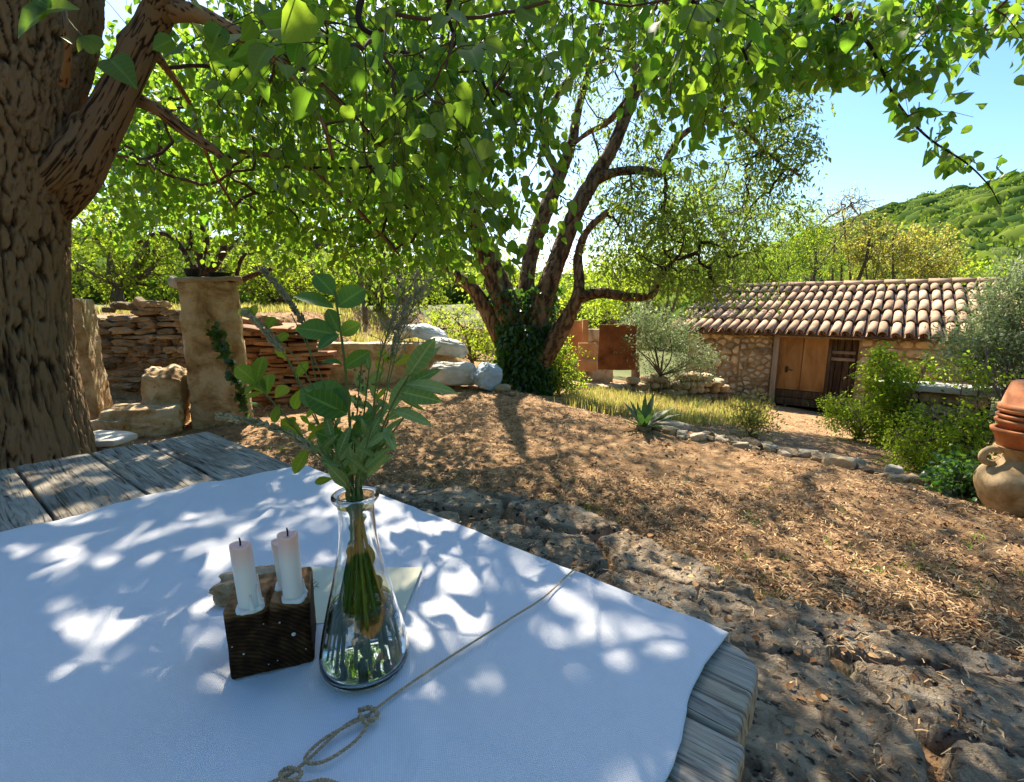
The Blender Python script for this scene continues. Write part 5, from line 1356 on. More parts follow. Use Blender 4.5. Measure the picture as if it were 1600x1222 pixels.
def bigrock(px, py, s, lb, mat='stoneg', seed=0, dz=.35):
    g = G(px, py); V, F = rock(3, .5, .2, seed); V = V + .035 * np.stack([fbm(V * 6 + 5 * k, 3, k) for k in range(3)], -1)
    o = ob('garden_rock', mesh('garden_rock', V, F, M[mat]), None, loc=g + (0, 0, s[2] * dz), rot=(0, 0, R(-35)), scale=s); meta(o, lb, 'rock')
M['paler'] = NM('pale_rock', [(0.36, 0.31, 0.22), (0.55, 0.50, 0.40)], 8, 8, 0.9, 0.7, 40, 0.01)
bigrock(1045, 673, (.17, .09, .07), 'long grey rough rock beside the agave', 'stoneg', 81)
bigrock(1068, 672, (.07, .05, .06), 'white pointed rock at the end of the long grey one', 'paler', 82)
bigrock(1192, 702, (.14, .06, .05), 'long smooth pale stone in the terrace edge by the brown clump', 'paler', 83)
bigrock(1310, 728, (.13, .07, .07), 'stacked flat stone where the edging turns down', 'stone', 84)
bigrock(1396, 742, (.065, .06, .06), 'round pale rock left of the bright bush', 'paler', 85)
bigrock(1403, 752, (.07, .05, .035), 'round tan rock in front of the pale one', 'stone', 86)
bigrock(1450, 755, (.06, .05, .06), 'light round rock at the right end of the edging', 'paler', 87)
bigrock(1478, 772, (.035, .035, .035), 'small round white rock in front of the ground ivy', 'paler', 88)
bigrock(1432, 757, (.06, .05, .045), 'brown rock between the pale rocks of the edging', 'stone', 89)
# pale bench slab on a rubble base behind the shrubs
g = P(1468, 606, 5.6)
bn = thing('stone_bench', 'pale stone slab bench half hidden behind the right shrubs', 'bench', (g[0], g[1], tz(g[0], g[1])), ANG)
hz = g[2] - tz(g[0], g[1])
ob('bench_top', mesh('bench_top', *bevbox((1.25, .42, .07), .012, (10, 3, 1), amp=.008, freq=4), M['white']), bn, loc=(0, 0, hz))
for i in range(22):
    ob('stone', random.choice(ROCKS), bn, loc=(-.45 + .11 * (i % 8) + random.gauss(0, .02), random.gauss(-.05, .03), hz - .12 - .14 * (i // 8)), rot=(random.gauss(0, .3), 0, random.gauss(0, .4)), scale=(.085, .1, .075))
ob('bench_core', mesh('bench_core', *box((-.05, .08, hz / 2 - .06), (1.0, .2, hz - .08)), M['darkcore'], False), bn)

# ============================================================ JAR AND POTS
def jars():
    b = G(1582, 801); b[2] = tz(b[0], b[1]); d = proj(b)[2]; k = d / FPX * 0.99
    x0, y0 = b[0] + .008, b[1]
    ro = thing('clay_jar', 'round bellied old clay jar with one handle at the right edge', 'jar', (x0, y0, b[2] - .01))
    prof = [(26, 0), (33, 4), (42, 16), (49, 32), (52, 46), (51, 58), (46, 69), (37, 77), (28, 83), (24, 88), (24, 94), (29, 101), (34, 106), (36, 108), (33, 108), (22, 100), (19, 90)]
    sp = smooth_path([(r * k, z * k) for r, z in prof], 3)
    ob('jar_body', lathe_mesh('jar_body', sp, M['jar'], n=72, wob=.006, cap1=True), ro)
    q = smooth_path([(-36 * k, 0, 78 * k), (-49 * k, 0, 82 * k), (-51 * k, 0, 93 * k), (-42 * k, 0, 102 * k), (-29 * k, 0, 100 * k)], 5); V, F = tube(q, 5 * k, 10)
    ob('handle', mesh('handle', V, F, M['jar']), ro, rot=(0, 0, R(-20)))
    z = b[2] - .01 + 108 * k
    # upside-down and nested pots above: (bottom radius, top radius, height, rim, overlap, label)
    def pot(z, rb, rt, h, lb, inv=False, rim=6, rot=0.0, dx=0):
        pr = [(rb * .9, 0), (rb, 1.5), (rt * .93, h - rim), (rt * .94, h - rim), (rt, h - rim + 1), (rt * 1.02, h - 1), (rt * .99, h), (rt * .9, h), (rt * .86, h - 3), (rb * .85, 4)]
        pr = [(r * k, zz * k) for r, zz in pr]
        o = lathe('flower_pot', lb, 'flower pot', (x0 + dx, y0, z + (h * k if inv else 0)), pr, M['terra'], group='terracotta pots stacked on the jar', rot=(math.pi if inv else 0, rot, random.random() * 6), n=56, wob=.0012)
    g = 'terracotta pot '
    pot(z - 3 * k, 33, 43, 32, 'lowest terracotta pot, standing in the mouth of the jar', rim=7, rot=.02)
    pot(z + 12 * k, 31, 41.5, 30, 'second terracotta pot from below, nested in the lowest', rim=6, rot=-.02, dx=.003)
    pot(z + 21 * k, 31, 40, 30, 'thin rimmed terracotta pot in the middle of the stack', rim=5, rot=.015)
    pot(z + 50 * k, 30, 40, 10, 'shallow darker terracotta rim just under the top pot', rim=6)
    pot(z + 59 * k, 30, 40, 43, 'top terracotta pot, turned upside down', inv=True, rim=8)
jars()

# ============================================================ FAR HILL WOOD, FAR HOUSE
def forest():
    V0, F0 = ICO[1]; A = Acc(); Pn = []
    rg = np.random.default_rng(12)
    Ls, Ds = [], []
    for _ in range(3300):
        az = rg.uniform(-52, 62); r = math.exp(rg.uniform(math.log(38), math.log(245)))
        if az < 22 and r < 27: continue
        x, y = r * math.sin(R(az)), r * math.cos(R(az)); z = tz(x, y)
        s = rg.uniform(1.2, 2.7) * (0.8 + r / 280)
        px, py, dd = proj((x, y, z + s))
        if not (-150 < px < 1750): continue
        V = V0 * (1 + .38 * fbm(V0 * 2.6 + rg.uniform(0, 99), 3, 3)[:, None]) * (s, s, s * .75) + (x, y, z + s * .45)
        A.add(V, F0, rg.random() * .8)
        m = int(30 if r < 80 else 15)
        dr = rg.normal(size=(m, 3)); dr[:, 2] = np.abs(dr[:, 2]); dr /= np.linalg.norm(dr, axis=1)[:, None]
        Ls.append(np.array((x, y, z + s * .45)) + dr * (s, s, s * .8) * rg.uniform(.95, 1.15, (m, 1))); Ds.append(dr + rg.normal(size=(m, 3)) * .5)
    for _ in range(1500):      # unseen crowns added behind the viewer to darken reflections in the vase
        az = rg.uniform(72, 288); r = math.exp(rg.uniform(math.log(5 if 92 < az < 268 else 12), math.log(235))); x, y = r * math.sin(R(az)), r * math.cos(R(az)); s = rg.uniform(1.8, 3.4) * (.8 + r / 70) * (.45 if r < 9 else 1); z = tz(x, y)
        A.add(V0 * (1 + .3 * fbm(V0 * 2.1 + rg.uniform(0, 99), 3, 3)[:, None]) * (s, s, s) + (x, y, z + s * .6), F0, rg.random() * .8)
    V, F, Av = leaf_cloud(SMALL, np.concatenate(Ls), frames(np.concatenate(Ds)), rg.uniform(.45, .85, sum(len(l) for l in Ls)))
    A.add(V, F, Av)
    o = ob('hillside_wood', A.mesh('hillside_wood', M['forest'], True)); meta(o, 'dense green wood covering the far hillside, plus unseen crowns added behind the viewer', 'woodland', kind='stuff')
forest()
p = P(1525, 424, 62)
fh = thing('far_house', 'small house with an orange roof at the foot of the hill', 'house', (p[0], p[1], tz(p[0], p[1])), R(-35))
hz = p[2] - tz(p[0], p[1])
ob('wall', mesh('wall', *box((0, 0, hz / 2 - .6), (5.5, 4, hz + .8)), M['clay'], False), fh)
V = np.array([(-3.4, -2.5, hz - .6), (3.4, -2.5, hz - .6), (3.4, 2.5, hz - .6), (-3.4, 2.5, hz - .6), (-2, 0, hz + .9), (2, 0, hz + .9)])
ob('roof', mesh('roof', V, [np.array([(0, 1, 5, 4), (2, 3, 4, 5), (0, 3, 2, 1)]), np.array([(1, 2, 5), (3, 0, 4)])], M['clay'], False), fh)
p = P(1549, 409, 90)
o = ob('far_hut', mesh('far_hut', *bevbox((3.2, 3, 2.2), .1), M['white']), None, loc=(p[0], p[1], max(p[2], tz(p[0], p[1])) ), rot=(0, 0, .4)); meta(o, 'tiny white hut on the lower hillside', 'hut')

# ============================================================ TABLE
TA = np.array((-1.104, 1.666)); TE = np.array((.7897, -.6135)); TN = np.array((-.6135, -.7897)); TANG = math.atan2(TE[1], TE[0])
TL, TW, TH = 1.825, .97, .048
def TB(a, b, z=0.75): 
    q = TA + TE * a + TN * b; return np.array((q[0], q[1], z))
def px2ab(px, py, z=.75):
    q = PZ(px, py, z)[:2] - TA; return q @ TE, q @ TN
tb = thing('wooden_table', 'long weathered grey plank table half covered by a white cloth', 'table', (TA[0], TA[1], 0), TANG)
seams0 = [0, .190, .328, .492, .655, .815, TW]; seams1 = [0, .153, .315, .485, .65, .812, TW]
for i in range(6):
    y0a, y1a, y0b, y1b = seams0[i] + .003, seams0[i + 1] - .003, seams1[i] + .003, seams1[i + 1] - .003
    w = (y1a - y0a)
    nx = 150
    V, F = bevbox((TL, w, TH), .006, (nx, 26, 2))
    x = V[:, 0] + TL / 2; f = V[:, 1] / w + .5; t = x / TL
    b_ = (y0a + (y1a - y0a) * f) * (1 - t) + (y0b + (y1b - y0b) * f) * t
    endj = random.uniform(-.008, .006)
    x = x + endj * sm(t, .9, 1) + random.uniform(-.006, .006) * (1 - sm(t, 0, .1))
    # rounded near right corner
    if i == 0:
        rc = .055; m = (x > TL - rc) & (b_ < rc)
        dx, dy = x - (TL - rc), rc - b_
        L = np.hypot(dx, dy); k = np.where(m & (L > 1e-6), np.minimum(1, np.maximum(dx, dy) / np.maximum(L, 1e-6)), 1)
        x = np.where(m, TL - rc + dx * k, x); b_ = np.where(m, rc - dy * k, b_)
    top = V[:, 2] > 0
    gr = fbm(p3(x * 3 + i * 9, b_ * 75, 0), 4, 200 + i)
    z = V[:, 2] + np.where(top, .0022 * gr - .0035 * np.clip(fbm(p3(x * 2.2 + i * 5, b_ * 26), 3, 210 + i) - .35, 0, 1) * 3 + .0015 * fbm(p3(x * 2, b_ * 3), 2, 220 + i), 0)
    edge = sm(t, .985, 1.0)
    x = x + edge * .004 * fbm(p3(b_ * 60, V[:, 2] * 40, i), 3, 230)
    ob('plank', mesh('plank', np.stack([x, -b_, z + .75 - TH / 2 - .0015], -1), F, M['plank']), tb)
for a in (.28, TL - .25):
    ob('crossbeam', mesh('crossbeam', *bevbox((.09, TW - .12, .07), .006, (1, 6, 1)), M['plank']), tb, loc=(a, -TW / 2, .75 - TH - .036))
    for bb in (.12, TW - .12):
        ob('leg', mesh('leg', *bevbox((.085, .085, .665), .006, (1, 1, 6)), M['plank']), tb, loc=(a, -bb, .665 / 2 - .03))
# pale board end left of the table
bc = np.array((-2.13, 2.38, .51))
V, F = bevbox((.28, .22, .035), .014, (10, 6, 1), amp=.003, freq=3)
V[:, 1] *= 1 - .35 * sm(V[:, 0], .02, .14)
be = thing('side_bench', 'pale grey rounded board of a bench beyond the left end of the table', 'bench', (bc[0], bc[1], 0), R(-8))
ob('seat', mesh('seat', V, F, M['white']), be, loc=(0, 0, .51))
for s in (-1, 1): ob('leg', mesh('leg', *bevbox((.04, .16, .49), .005), M['plank']), be, loc=(.07 * s, 0, .24))

# cloth
def cloth():
    bl = [-.30, -.01, .194, .341, .497, .573, 1.2]; al = [.66, .655, .604, .573, .583, .566, .56]
    brr = [-.30, 0, .084, .15, .198, .25, 1.2]; ar = [1.775, 1.772, 1.764, 1.767, 1.776, 1.780, 1.77]
    nu, nv = 230, 230
    sv = np.linspace(-.22, TW + .20, nv); su = np.linspace(0, 1, nu)
    U, B = np.meshgrid(su, sv, indexing='ij')
    L = np.interp(B, bl, al) + .004 * fbm(p3(B * 18, 0 * B), 3, 300); Rr = np.interp(B, brr, ar) + .004 * fbm(p3(B * 14, 0 * B + 4), 3, 301)
    Aa = L + (Rr - L) * U
    # wrinkles
    w1 = fbm(p3((Aa + B * .5) * 3.5, (B - Aa * .4) * 9), 3, 310)
    cre = -np.abs(fbm(p3((Aa * .9 + B * .7) * 4 + 3, (B * .9 - Aa * .6) * 11), 3, 320))
    cre2 = -np.abs(fbm(p3((Aa * .5 - B * .7) * 9 + 3, (B * .7 + Aa * .8) * 5), 3, 330))
    h = .0028 * w1 + .011 * cre + .007 * cre2
    h = np.maximum(h + .0105, .0038) + .0022 * (fbm(p3(Aa * 30, B * 30), 2, 340)) * .35
    lift = .004 * (1 - sm(U, 0, .02)) * fbm(p3(B * 9, 0 * B), 2, 345) + .006 * sm(U, .97, 1) * np.abs(fbm(p3(B * 9, 0 * B + 9), 2, 346))
    h = h + np.abs(lift)
    # drape over both long edges
    z = .75 + h; b2 = B.copy(); rad = .012
    far = B < 0; near = B > TW
    # far edge
    tt = np.clip(-B, 0, None); th = np.minimum(tt / rad, math.pi / 2)
    b2 = np.where(far, -rad * np.sin(th) - .004 * (tt > rad * 1.57) - .02 * sm(tt, .02, .2) * (1 + fbm(p3(Aa * 9, B * 2), 2, 350)), b2)
    z = np.where(far, .75 + h * np.cos(th) + .001 - rad * (1 - np.cos(th)) - np.clip(tt - rad * 1.57, 0, None), z)
    tt = np.clip(B - TW, 0, None); th = np.minimum(tt / rad, math.pi / 2)
    b2 = np.where(near, TW + rad * np.sin(th) + .004 * (tt > rad * 1.57) + .02 * sm(tt, .02, .2) * (1 + fbm(p3(Aa * 9, B * 2), 2, 351)), b2)
    z = np.where(near, .75 + h * np.cos(th) + .001 - rad * (1 - np.cos(th)) - np.clip(tt - rad * 1.57, 0, None), z)
    V = np.stack([Aa, -b2, z], -1)
    me = mesh('tablecloth', V, grid_faces(nu, nv)[:, ::-1], M['cloth'])
    o = ob('tablecloth', me, None, loc=(TA[0], TA[1], 0), rot=(0, 0, TANG))
    md = o.modifiers.new('thick', 'SOLIDIFY'); md.thickness = .0012; md.offset = 1
    meta(o, 'white woven linen cloth spread across the weathered table', 'tablecloth')
cloth()
TOP = .7590

# card
def card():
    zc = TOP + .001
    cs = [PZ(462, 888, zc), PZ(660, 889, zc), PZ(628, 966, zc), PZ(490, 977, zc)]
    V = []
    n = 14
    for i in range(n):
        for j in range(n):
            u, v = i / (n - 1), j / (n - 1)
            q = (cs[0] * (1 - u) + cs[1] * u) * (1 - v) + (cs[3] * (1 - u) + cs[2] * u) * v
            V.append(q + np.array((0, 0, .0015 + .004 * (1 - v) * abs(u - .5) ** 1.5)))
    V = np.array(V); F = grid_faces(n, n)
    c0 = V.mean(0)
    V2 = np.concatenate([V, V + (0, 0, .0009)]); F2 = np.concatenate([F, F[:, ::-1] + n * n])
    e = [i * n for i in range(n)]; bnd = e + [(n - 1) * n + j for j in range(1, n)] + [i * n + n - 1 for i in range(n - 2, -1, -1)] + [j for j in range(n - 2, 0, -1)]
    sd = np.array([(a, b, b + n * n, a + n * n) for a, b in zip(bnd, bnd[1:] + bnd[:1])])
    root = thing('paper_card', 'cream paper card lying on the cloth behind the glass vase', 'card', c0)
    ob('paper', mesh('paper', V2 - c0, np.concatenate([F2, sd]), M['paper'], False), root)
    A = Acc()
    for st in ([(484, 909), (487, 912), (491, 911), (494, 908)], [(489, 907), (491, 905)], [(485, 915), (490, 917), (496, 913), (497, 910)], [(488, 920), (492, 919)], [(493, 916), (498, 917)]):
        q = smooth_path([PZ(a, b, zc + .0045) for a, b in st], 3); Vt, Ft = tube(q, .0004, 4); A.add(Vt, Ft)
    ob('handwriting', mesh('handwriting', np.concatenate(A.V) - c0, [np.concatenate(v) for v in A.F.values()], M['ink']), root)
card()

# table rock
Vr, Fr = rock(4, .35, .35, 91, 1.5)
Vr = Vr + .16 * np.stack([fbm(Vr * 2.6 + 5 * k, 4, 92 + k) for k in range(3)], -1) + .03 * np.stack([fbm(Vr * 9 + 5 * k, 3, 95 + k) for k in range(3)], -1)
rp = PZ(378, 950, TOP)
o = ob('table_rock', mesh('table_rock', Vr, Fr, M['pebble']), None, loc=(rp[0] + .002, rp[1] + .032, TOP + .019), rot=(0, 0, R(22)), scale=(.056, .026, .026))
meta(o, 'jagged tan rock lying on the cloth behind the candle block', 'rock')

# candle block
BL = PZ(360, 1065, TOP); BR = PZ(491, 1035, TOP)
bw = np.linalg.norm(BR - BL); ba = math.atan2((BR - BL)[1], (BR - BL)[0])
def block():
    h, dp = .092, .074
    V, F = bevbox((bw, dp, h), .0045, (30, 22, 28))
    V += (bw / 2, dp / 2, h / 2)
    # curved lower right, sawn crack in the top front
    V[:, 2] += np.where(V[:, 2] < .02, .006 * (V[:, 0] / bw) ** 2 * 0, 0)
    V[:, 1] += .0022 * fbm(V * (60, 20, 20), 3, 400) ; V[:, 0] += .0016 * fbm(V * 22, 3, 401); V[:, 2] += .0014 * fbm(V * 30, 3, 402) * (V[:, 2] > .01)
    cr = bw * .47 + .003 * np.sin(V[:, 2] * 90)
    deep = sm(V[:, 2], .060, .075) * (1 - sm(V[:, 1], .02, .06))
    k = np.exp(-((V[:, 0] - cr) / .0022) ** 2) * deep
    V[:, 1] += k * .010 * (V[:, 1] < .01); V[:, 2] -= k * .012 * (V[:, 2] > h - .004)
    o = ob('candle_block', mesh('candle_block', V, F, M['block']), None, loc=(BL[0], BL[1], TOP), rot=(0, 0, ba))
    meta(o, 'dark square cut wooden block serving as candle holder', 'candle holder')
    A = Acc()
    for px, py, r in [(459, 990, .0026), (363, 1010, .0009), (381, 1021, .0012), (420, 1037, .0008), (434, 1031, .0009), (388, 1060, .0014), (478, 1013, .0008), (412, 974, .0008), (437, 972, .0012)]:
        # on the front face plane
        nrm = np.array((math.sin(ba), -math.cos(ba))); r_ = ray(px, py); t = (BL[:2] @ nrm) / (r_[0] * nrm[0] + r_[1] * nrm[1])
        q = np.array((r_[0] * t, r_[1] * t, CAMZ + r_[2] * t)) + np.array((nrm[0], nrm[1], 0)) * .0012
        Vs, Fs = ICO[1]; q = q - np.array((BL[0], BL[1], TOP)); ca, sa = math.cos(-ba), math.sin(-ba)
        q = np.array((q[0] * ca - q[1] * sa, q[0] * sa + q[1] * ca, q[2])); A.add(Vs * (r, r * .4, r) + q, Fs)
    ob('wax_spot', A.mesh('wax_spot', M['wax']), o)
    return h
bh = block()
def candle(label, bx, by, tx, ty, r, drips, hgt=None, off=(0, 0)):
    zb = TOP + bh - .001
    b = PZ(bx, by, zb) + (off[0], off[1], 0)
    rr = ray(tx, ty); t = b[1] / rr[1]; top = np.array((rr[0] * t, b[1], CAMZ + rr[2] * t))
    H = (top - b)[2]
    root = thing('candle', label, 'candle', b, 0, 'white candles on the wooden block')
    lean = (top - b)[:2] / H
    prof = [(r * 1.04, 0), (r * 1.0, H * .1), (r, H * .5), (r, H * .93), (r * .985, H * .985), (r * .93, H), (r * .72, H - .0012), (r * .4, H - .0026), (r * .1, H - .003)]
    sp = smooth_path(prof, 3); me = lathe_mesh('wax', sp, M['wax'], n=48, wob=.0004)
    V = np.zeros(len(me.vertices) * 3, np.float32); me.vertices.foreach_get('co', V); V = V.reshape(-1, 3); V[:, 0] += lean[0] * V[:, 2]; V[:, 1] += lean[1] * V[:, 2]
    rim = V[:, 2] > H * .9; V[:, 2] += np.where(rim, .0012 * np.sin(np.arctan2(V[:, 1], V[:, 0]) * 2 + 1), 0)
    me.vertices.foreach_set('co', V.ravel()); me.update(); ob('wax', me, root)
    q = smooth_path([(0, 0, H - .003), (.0004, 0, H + .003), (-.0006, .0005, H + .0075)], 3) + np.array((lean[0] * H, lean[1] * H, 0)); Vw, Fw = tube(q, [.0010, .0010, .0010, .0010, .0010, .0009, .0006], 8); ob('wick', mesh('wick', Vw, Fw, M['wick']), root)
    # melted wax pooled round the foot
    th = np.linspace(0, 2 * np.pi, 48, endpoint=False); rad = r * (1.18 + .5 * np.clip(fbm(p3(np.cos(th) * 1.6 + drips, np.sin(th) * 1.6), 3, 420), -.1, 1))
    rings = []
    for f, z in ((.5, .004), (.8, .0055), (1.0, .0045), (1.02, .002), (1.03, -.004 if False else 0.0)):
        rings.append(np.stack([np.cos(th) * np.maximum(rad * f, r * .7), np.sin(th) * np.maximum(rad * f, r * .7), np.full(48, z) + .0008 * np.sin(th * 3)], -1))
    Vp = np.concatenate(rings); n = 48; j = np.arange(n); k = (j + 1) % n
    Fp = np.concatenate([np.stack([a * n + k, a * n + j, (a + 1) * n + j, (a + 1) * n + k], -1) for a in range(4)])
    ob('melted_wax', mesh('melted_wax', Vp, Fp, M['wax']), root)
    if drips < 5:
        for s in range(3):
            a = -1.9 + s * .9 + drips; pth = smooth_path([(math.cos(a) * r * .98, math.sin(a) * r * .98, .022 + .008 * s), (math.cos(a) * r * 1.03, math.sin(a) * r * 1.03, .01), (math.cos(a) * r * 1.15, math.sin(a) * r * 1.15, .0035)], 4)
            Vd, Fd = tube(pth, np.linspace(.0012, .0034, len(pth)), 10); ob('wax_drip', mesh('wax_drip', Vd, Fd, M['wax']), root)
candle('left white candle with pinkish glow painted on its top, standing alone on the left of the block', 391, 950, 375, 850, .0112, 1.0)
candle('front white candle on the right half of the block', 459, 934, 449, 834, .0114, 2.3)
candle('shorter white candle half hidden behind the right front one', 452, 920, 438, 845, .0108, 5.0, off=(-.004, .006))

# jute string
def string():
    root = thing('jute_string', 'thin jute string crossing the cloth and ending in a knotted loop', 'string', PZ(640, 1062, TOP))
    b = np.array(root.location)
    def twine(pts, r, turns, nm='strand', sub=24):
        q = smooth_path(pts, sub); L = np.r_[0, np.cumsum(np.linalg.norm(np.diff(q, axis=0), axis=1))]
        for k in (0, 1):
            ph = L / turns * 2 * math.pi + math.pi * k
            T = np.gradient(q, axis=0); T /= np.linalg.norm(T, axis=1)[:, None]; N = np.cross(T, (0, 0, 1)); N /= np.linalg.norm(N, axis=1)[:, None] + 1e-9; Bn = np.cross(T, N)
            c = q + (N * np.cos(ph)[:, None] + Bn * np.sin(ph)[:, None]) * r * .5
            V, F = tube(c - b, r * (.62 + .08 * RNG.random(len(c))), 7); ob(nm, mesh(nm, V, F, M['jute']), root)
    def Z(px, py, h=.0018): return PZ(px, py, TOP + h + .0022)
    e = TB(1.529, -.006, TOP + .001)
    m = [TB(1.5285, -.016, .735), e, Z(850, 933), Z(800, 965), Z(740, 1003), Z(690, 1035), Z(650, 1062), Z(610, 1090), Z(575, 1117)]
    twine(m, .0014, .006, sub=50)
    twine([Z(575, 1117), Z(545, 1130, .003), Z(515, 1155), Z(480, 1188), Z(455, 1208, .004), Z(425, 1222)], .0016, .0066)
    twine([Z(576, 1118), Z(573, 1135, .002), Z(555, 1158), Z(525, 1180, .003), Z(498, 1192), Z(478, 1190, .002), Z(482, 1176, .004), Z(510, 1152), Z(545, 1133, .004), Z(578, 1117, .003)], .0016, .0066)
    twine([Z(455, 1206, .004), Z(440, 1214, .007), Z(446, 1222, .006), Z(465, 1216, .008), Z(470, 1206, .006), Z(450, 1200, .005), Z(438, 1212, .004), Z(470, 1225, .003), Z(505, 1219), Z(530, 1226)], .0018, .0066)
    twine([Z(425, 1222), Z(400, 1236), Z(380, 1260)], .0016, .0066)
    twine([Z(560, 1110, .003), Z(580, 1106, .006), Z(590, 1118, .006), Z(572, 1128, .004), Z(562, 1116, .006)], .0024, .009, 'knot')
string()

# ============================================================ VASE AND BOUQUET
VC = np.array((-.183, .522)); VZ = TOP
vs = thing('glass_vase', 'clear conical glass carafe used as a vase, standing in front of the card', 'vase', (VC[0], VC[1], VZ))
OUT = [(.030, 0), (.044, .0008), (.0515, .005), (.0535, .013), (.0525, .026), (.0475, .052), (.040, .085), (.0325, .115), (.0262, .145), (.0225, .168), (.0212, .185), (.0205, .200), (.0212, .210), (.0245, .2155), (.0268, .219), (.0268, .2225), (.0245, .2248)]
INN = [(.0215, .222), (.0188, .212), (.0183, .200), (.0190, .185), (.0203, .168), (.0240, .145), (.0303, .115), (.0378, .085), (.0453, .052), (.0500, .028), (.0508, .016), (.0480, .0085), (.040, .006), (.025, .0055)]
so = smooth_path(OUT, 4); si = smooth_path(INN, 4)
ob('glass', lathe_mesh('glass', np.concatenate([so, si]), M['glass'], n=80), vs)
wl_ = .086
wp = [(.024, .0075), (.039, .008), (.047, .0100), (.0496, .0165), (.0488, .028), (.0441, .052), (.0366, .085), (.0364, wl_), (.020, wl_ - .0003)]
sw = np.array(wp)
ob('water', lathe_mesh('water', np.concatenate([smooth_path(wp[:7], 3), sw[7:]]), M['water'], n=64), vs)

def fr_face(d, facing, tw=0):
    d = d / np.linalg.norm(d); z = np.asarray(facing, float); z = z - d * z.dot(d); z /= np.linalg.norm(z)
    x = np.cross(d, z)
    if tw:
        z2 = z * math.cos(tw) + x * math.sin(tw); x = np.cross(d, z2); z = z2
    return np.stack([x, d, z], -1)
BD = .553      # camera depth of the bouquet plane
def lm(sh, mat): return mesh('leaf', sh[0], sh[1], mat, True, None, leaf_ex(sh))
OVALM = lm(OVAL, M['bouquet']); LANCEM = lm(leaf_shape([0, .1, 0.25, 0.45, 0.65, .85, 1.0], [0, .07, 0.125, 0.16, 0.14, .08, 0], 0.35, 0.18), M['sage'])
OBTM = lm(leaf_shape([0, .06, .25, .5, .72, .9, 1.0], [0, .04, .12, .20, .215, .13, 0], .25, .25), M['leafg'])
WAVY = leaf_shape([0, .1, .25, .45, .65, .85, 1.0], [0, .05, .10, .12, .10, .05, 0], .35, .3)
def sprig(name, label, pts, r, leaves, kind='oval', mat='stem', below=True, foot=None, extra=None):
    """pts: picture points with depth offset, from the mouth upwards; leaves: (base px,py, tip px,py, depth offset, width factor)"""
    mouth = np.array((VC[0], VC[1], VZ + .218))
    up = [P(a, b, BD + c) for a, b, c in pts]
    path = []
    if below:
        an = random.uniform(0, 6.28); rr = random.uniform(.018, .040) if foot is None else foot[0]; an = an if foot is None else foot[1]
        path = [mouth + (rr * math.cos(an), rr * math.sin(an), -.218 + .012 + random.uniform(0, .02)), mouth + (rr * .78 * math.cos(an), rr * .78 * math.sin(an), -.150), mouth + (rr * .38 * math.cos(an), rr * .38 * math.sin(an), -.085)]
        dv = up[0] - mouth; dv[2] = 0; L = np.linalg.norm(dv); dv = dv / max(L, 1e-6) * min(L, .013)
        path += [mouth + dv * .7 + (0, 0, -.02), mouth + dv + (0, 0, .004)]
    q = smooth_path(path + up[0 if not below else 0:], 5)
    base = np.array((VC[0], VC[1], VZ + .012)); root = thing(name, label, 'sprig', q[0])
    nb_ = 20 if below else 0
    rd = np.linspace(r * 1.15, r * .55, len(q))
    if below:
        V, F = tube(q[:nb_ + 1] - q[0], rd[:nb_ + 1] * 1.15, 8); ob('stem_foot', mesh('stem_foot', V, F, M['vasestem']), root)
    V, F = tube(q[nb_:] - q[0], rd[nb_:], 8)
    ob('stem', mesh('stem', V, F, M[mat]), root)
    me = {'oval': OVALM, 'lance': LANCEM, 'obt': OBTM}[kind]
    b0 = q[0]
    for lf in leaves:
        bx, by, tx, ty, dz, wf = lf[:6]
        # nearest point on the stem decides the depth of the leaf base
        a = P(bx, by, BD); sx, sy, sd = proj(q); k = np.argmin((sx - bx) ** 2 + (sy - by) ** 2); a = P(bx, by, sd[k]) ; t = P(tx, ty, sd[k] + dz)
        d = t - a; L = np.linalg.norm(d)
        Fm = fr_face(d, (lf[7] if len(lf) > 7 else 0.1, -.75, .55), lf[6] if len(lf) > 6 else random.uniform(-.3, .3))
        mt = np.eye(4); mt[:3, :3] = Fm * L * np.array((wf, 1, 1)); mt[:3, 3] = a - b0
        ob('leaf', me, root, M=Matrix(mt.tolist()))
    if extra: extra(root, q, b0)
    return root
# main glossy sprig
sprig('broad_leaf_sprig', 'tallest central sprig with broad glossy dark green oval leaves', [(551, 760, .01), (549, 700, .0), (545, 640, -.005), (540, 580, -.01), (534, 530, -.01), (528, 490, -.01), (523, 455, -.01)], .0022,
      [(523, 462, 491, 424, .0, 1.15), (522, 482, 458, 454, -.01, .75), (526, 480, 570, 447, .01, 1.25, .2), (527, 492, 535, 491, .0, .4), (530, 520, 510, 478, .01, .75), (528, 524, 460, 507, .0, .95), (530, 522, 496, 541, -.02, .95), (531, 522, 560, 505, -.01, 1.1, .5), (536, 570, 498, 560, .02, .4), (537, 575, 575, 548, -.01, .85, .3), (543, 648, 478, 615, -.025, 1.05, -.2), (543, 640, 470, 597, .01, 1.25, .3), (545, 644, 520, 605, .01, 1.2), (549, 695, 494, 675, -.02, .95), (552, 738, 508, 715, -.02, .7), (548, 690, 585, 640, .02, .7), (547, 655, 575, 655, .02, .8)], foot=(.020, 1.0))
